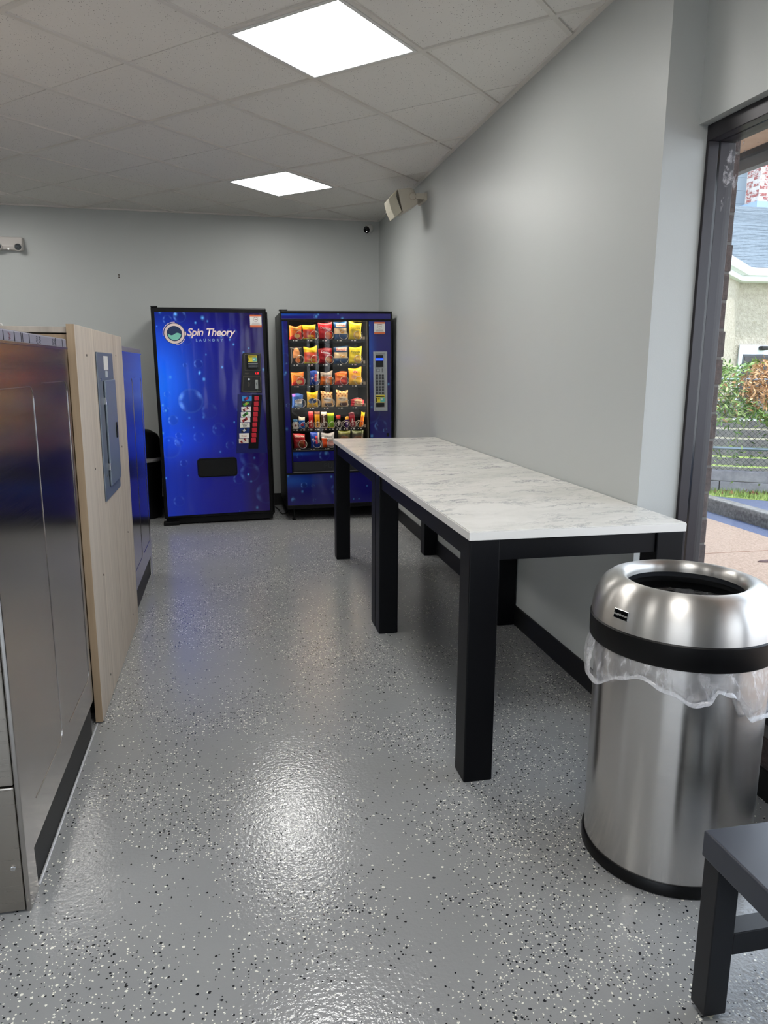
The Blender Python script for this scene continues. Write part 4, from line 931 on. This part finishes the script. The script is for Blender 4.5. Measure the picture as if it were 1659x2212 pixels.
# chain link fence on top
fe = empty('chain_link_fence', (tw0.x, tw0.y, .305), (0, 0, ang)); tag(fe, 'grey chain link fence above the timber edging', 'fence')
GALV = pm('galvanised_steel', '#9aa6b2', .35, .7); mb = MB(); st = .056
for k in range(-24, 90):
    for s_ in (1, -1):
        xa = k*st; pa = Vector((xa, .06, 0)); H_ = .95; pb = Vector((xa+s_*H_, .06, H_))
        mb.box(-.0018, .0018, -.0018, .0018, 0, H_*1.4142, Matrix.Translation((xa, .06+s_*.001, 0)) @ Matrix.Rotation(s_*math.pi/4, 4, 'Y'))
tag(mb.build('wire_mesh', pm('dark_wire', '#55595e', .5, .5), fe), kind='stuff')
MB().cyl((-.6, .045, .235), .016, 4.6, 'x', 12).build('rail', GALV, fe, smooth=True); MB().cyl((-.6, .06, .95), .016, 4.6, 'x', 12).build('rail', GALV, fe, smooth=True)
for x in (-.5, 1.9, 3.9): MB().cyl((x, .085, -.2), .022, 1.2, 'z', 12).build('post', GALV, fe, smooth=True)
# plank fence behind
pf_ = empty('plank_fence', (tw0.x+tn.x*.55, tw0.y+tn.y*.55, .09), (0, 0, ang)); tag(pf_, 'pale horizontal board fence behind the chain link', 'fence')
PL = noise_mat('pale_board', '#989696', '#b4b1af', 8.)
for k in range(9): box('board', -1.2, 4.4, 0, .022, k*.105, k*.105+.085, PL, pf_, .003)
for x in (-1, 1.5, 4.0): box('post', x, x+.07, .024, .09, -.05, .98, PL, pf_)
# hedge draped on the fence
rnd = random.Random(12)
cols = [pm('leaf_green', '#7c9a4c', .6), pm('leaf_green2', '#a0b56a', .6), pm('leaf_green3', '#4c7030', .6), pm('leaf_tan', '#c49a6c', .7), pm('leaf_tan2', '#a87a50', .7)]
mb = MB()
for i in range(26000):
    t = rnd.uniform(-.5, 3.2); zz = rnd.uniform(.40, 1.52) if rnd.random() < .92 else rnd.uniform(.15, .5)
    bulge = .30*math.sqrt(max(0, 1-((zz-1.05)/.62)**2))+.02; top = 1.46+.05*math.sin(t*7)+.03*math.sin(t*17)
    low = .84+.08*math.sin(t*3.1+1)+.06*math.sin(t*9)
    if zz > top: continue
    if zz < low and rnd.random() > .07: continue
    s_ = rnd.uniform(-bulge, .25); p = tw0+td*t+tn*s_
    front = s_ < -bulge*.1; dry = math.exp(-((zz-(1.18-.12*math.sin(t*4)))/.25)**2)*(1 if t > .80+.1*math.sin(zz*9) else .10)
    mb.cur = rnd.choice((3, 4, 3)) if rnd.random() < dry*1.3 else rnd.choice((0, 1, 2))
    L_ = rnd.uniform(.045, .085); w = L_*.14
    d = Vector((rnd.gauss(0, 1), rnd.gauss(0, 1), rnd.gauss(-.4 if mb.cur > 2 else .1, .8))).normalized(); e = d.cross(Vector((rnd.gauss(0, 1), rnd.gauss(0, 1), rnd.gauss(0, 1)))).normalized()*w
    c = Vector((p.x, p.y, zz+.0)); mb.add([c, c+d*L_*.45+e, c+d*L_, c+d*L_*.45-e], [(0, 1, 2, 3)])
tag(mb.build('hedge', cols), 'green hedge with dry brown patches hanging over the chain link fence', 'hedge', None, 'stuff')
# house
ho = empty('house', (8.361, 11.18, 0)); tag(ho, 'stucco house with a grey shingle roof and brick chimney beyond the hedge', 'house')
STU = noise_mat('stucco_cream', '#9c9486', '#b9b1a4', 22., bump=1.2, d=.03)
box('wall', .16, 6, .27, .5, .09, 2.95, STU, ho)
bv = Vector((-.73, -.68)).normalized(); bn = Vector((-bv.y, bv.x))   # second wing
M = Matrix.Translation((.16, .27, 0)) @ Matrix.Rotation(math.atan2(bv.y, bv.x), 4, 'Z')
MB().box(0, 5, -.23, 0, .09, 2.95, M).build('wall', STU, ho)
GUT = pm('gutter_white', '#dfe2ea', .4)
prof = [(.0, 2.87), (-.10, 2.87), (-.13, 2.93), (-.13, 2.985), (-.12, 2.985), (-.0, 2.985)]
mb = MB(); mb.prism([(p[0], p[1]) for p in prof], -.02, 6, 'x'); mb.build('gutter', GUT, ho, bevel=.005)
box('fascia', 0, 6, 0, .26, 2.79, 2.87, GUT, ho)
M2 = Matrix.Translation((0, 0, 0)) @ Matrix.Rotation(math.atan2(bv.y, bv.x), 4, 'Z')
MB().prism([(-p[0], p[1]) for p in prof], .02, 5, 'x', M2).build('gutter', GUT, ho, bevel=.005); MB().box(0, 5, -.2, 0, 2.79, 2.87, M2).build('fascia', GUT, ho)
SHG = noise_mat('pale_shingle', '#596167', '#6a7278', 14.)
sr_ = math.atan(.557); n_c = 44
for k in range(n_c):
    d0 = k*.0727; y0_, z0_ = d0*math.cos(sr_), 2.99+d0*math.sin(sr_)
    Mx = Matrix.Translation((0, y0_-.05, z0_)) @ Matrix.Rotation(sr_, 4, 'X'); mb = MB(); x = -2.2-(k % 3)*.11
    while x < 5.5: mb.box(x+.001, x+.239, 0, .10, 0, .017, Mx); x += .24
    mb.build('shingle_course', SHG, ho)
# chimney
cx0, cy0 = 10.66-8.361, 14.0-11.18
BR2 = noise_mat('red_brick', '#7a4240', '#955f5b', 20.)
n = NT(BR2); sm_ = n.N('TexNoise', {'Vector': n.N('NewGeometry').outputs['Position'], 'Scale': 14., 'Detail': 5., 'Roughness': .7}); src = n.b.inputs['Base Color'].links[0].from_socket
n.L(n.mix(n.ramp(sm_.outputs[0], .50, .56), src, '#b4aca8'), n.b.inputs['Base Color']); MO2 = noise_mat('white_mortar', '#a9a29f', '#bdb7b3', 20.)
chm = box('chimney', cx0+.01, cx0+1.2, cy0+.01, cy0+.42, 4.0, 7.2, MO2, ho)
bmh = MB().box(-.088, .088, -.007, .0, 0, .052).mesh('brick', BR2); bmv = MB().box(-.007, 0, -.088, .088, 0, .052).mesh('brick', BR2)
chc = chm.location
for i in range(36):
    z = .40+i*.068
    for k in range(6):
        x = -.595+.095+k*.205+(i % 2)*.10
        if x < .52 and random.random() < .8: obj('brick', bmh, chm, 0, (x, -.205, z))
    for k in range(2):
        y_ = -.205+.1+k*.205-(i % 2)*.0
        if random.random() < .72: obj('brick', bmv, chm, 0, (-.595, y_, z))
box('flashing', cx0-.05, cx0+1.2, cy0-.04, cy0+.7, 4.45, 4.70, pm('flashing_blue', '#7f93b4', .5), ho)
for k in range(12): box('siding_board', -1.5, 2.9, 3.62-.004*(k % 2), 3.66, 4.3+k*.26, 4.3+k*.26+.255, pm('siding_pale_blue', '#98a6b0', .6), ho)
# window on the house wall
wi = empty('window_unit', (8.607-8.361, .262, 1.35), parent=ho)
box('casing', 0, 1.6, -.03, 0, -.9, .42, pm('casing_pale', '#cfd6e0', .5), ho).parent = wi
wi.children[0].location = (.8, -.02, -.9)
box('sash', .07, 1.5, -.05, -.03, -.8, .26, pm('sash_dark', '#2a3038', .4), wi); box('sash_glass', .10, 1.47, -.055, -.05, -.77, .22, BLKG, wi)
box('wall_lamp', .36, .50, -.14, -.03, .33, .40, BLKP, wi, .02)
# canopy over the sidewalk
cn = empty('canopy', (1.8, 2.3, 2.6)); tag(cn, 'tan soffit of the entrance canopy with a dark fascia outside the window', 'canopy')
box('soffit', 0, 1.40, -6.5, 6, .094, .20, noise_mat('soffit_tan', '#c9ac90', '#dcc2a8', 5.), cn)
box('inner_fascia', 1.40, 1.44, -6.5, 6, .066, .20, BRONZE, cn); box('outer_fascia', 1.44, 1.50, -6.5, 6, .0, .20, pm('fascia_grey', '#77787c', .6), cn)
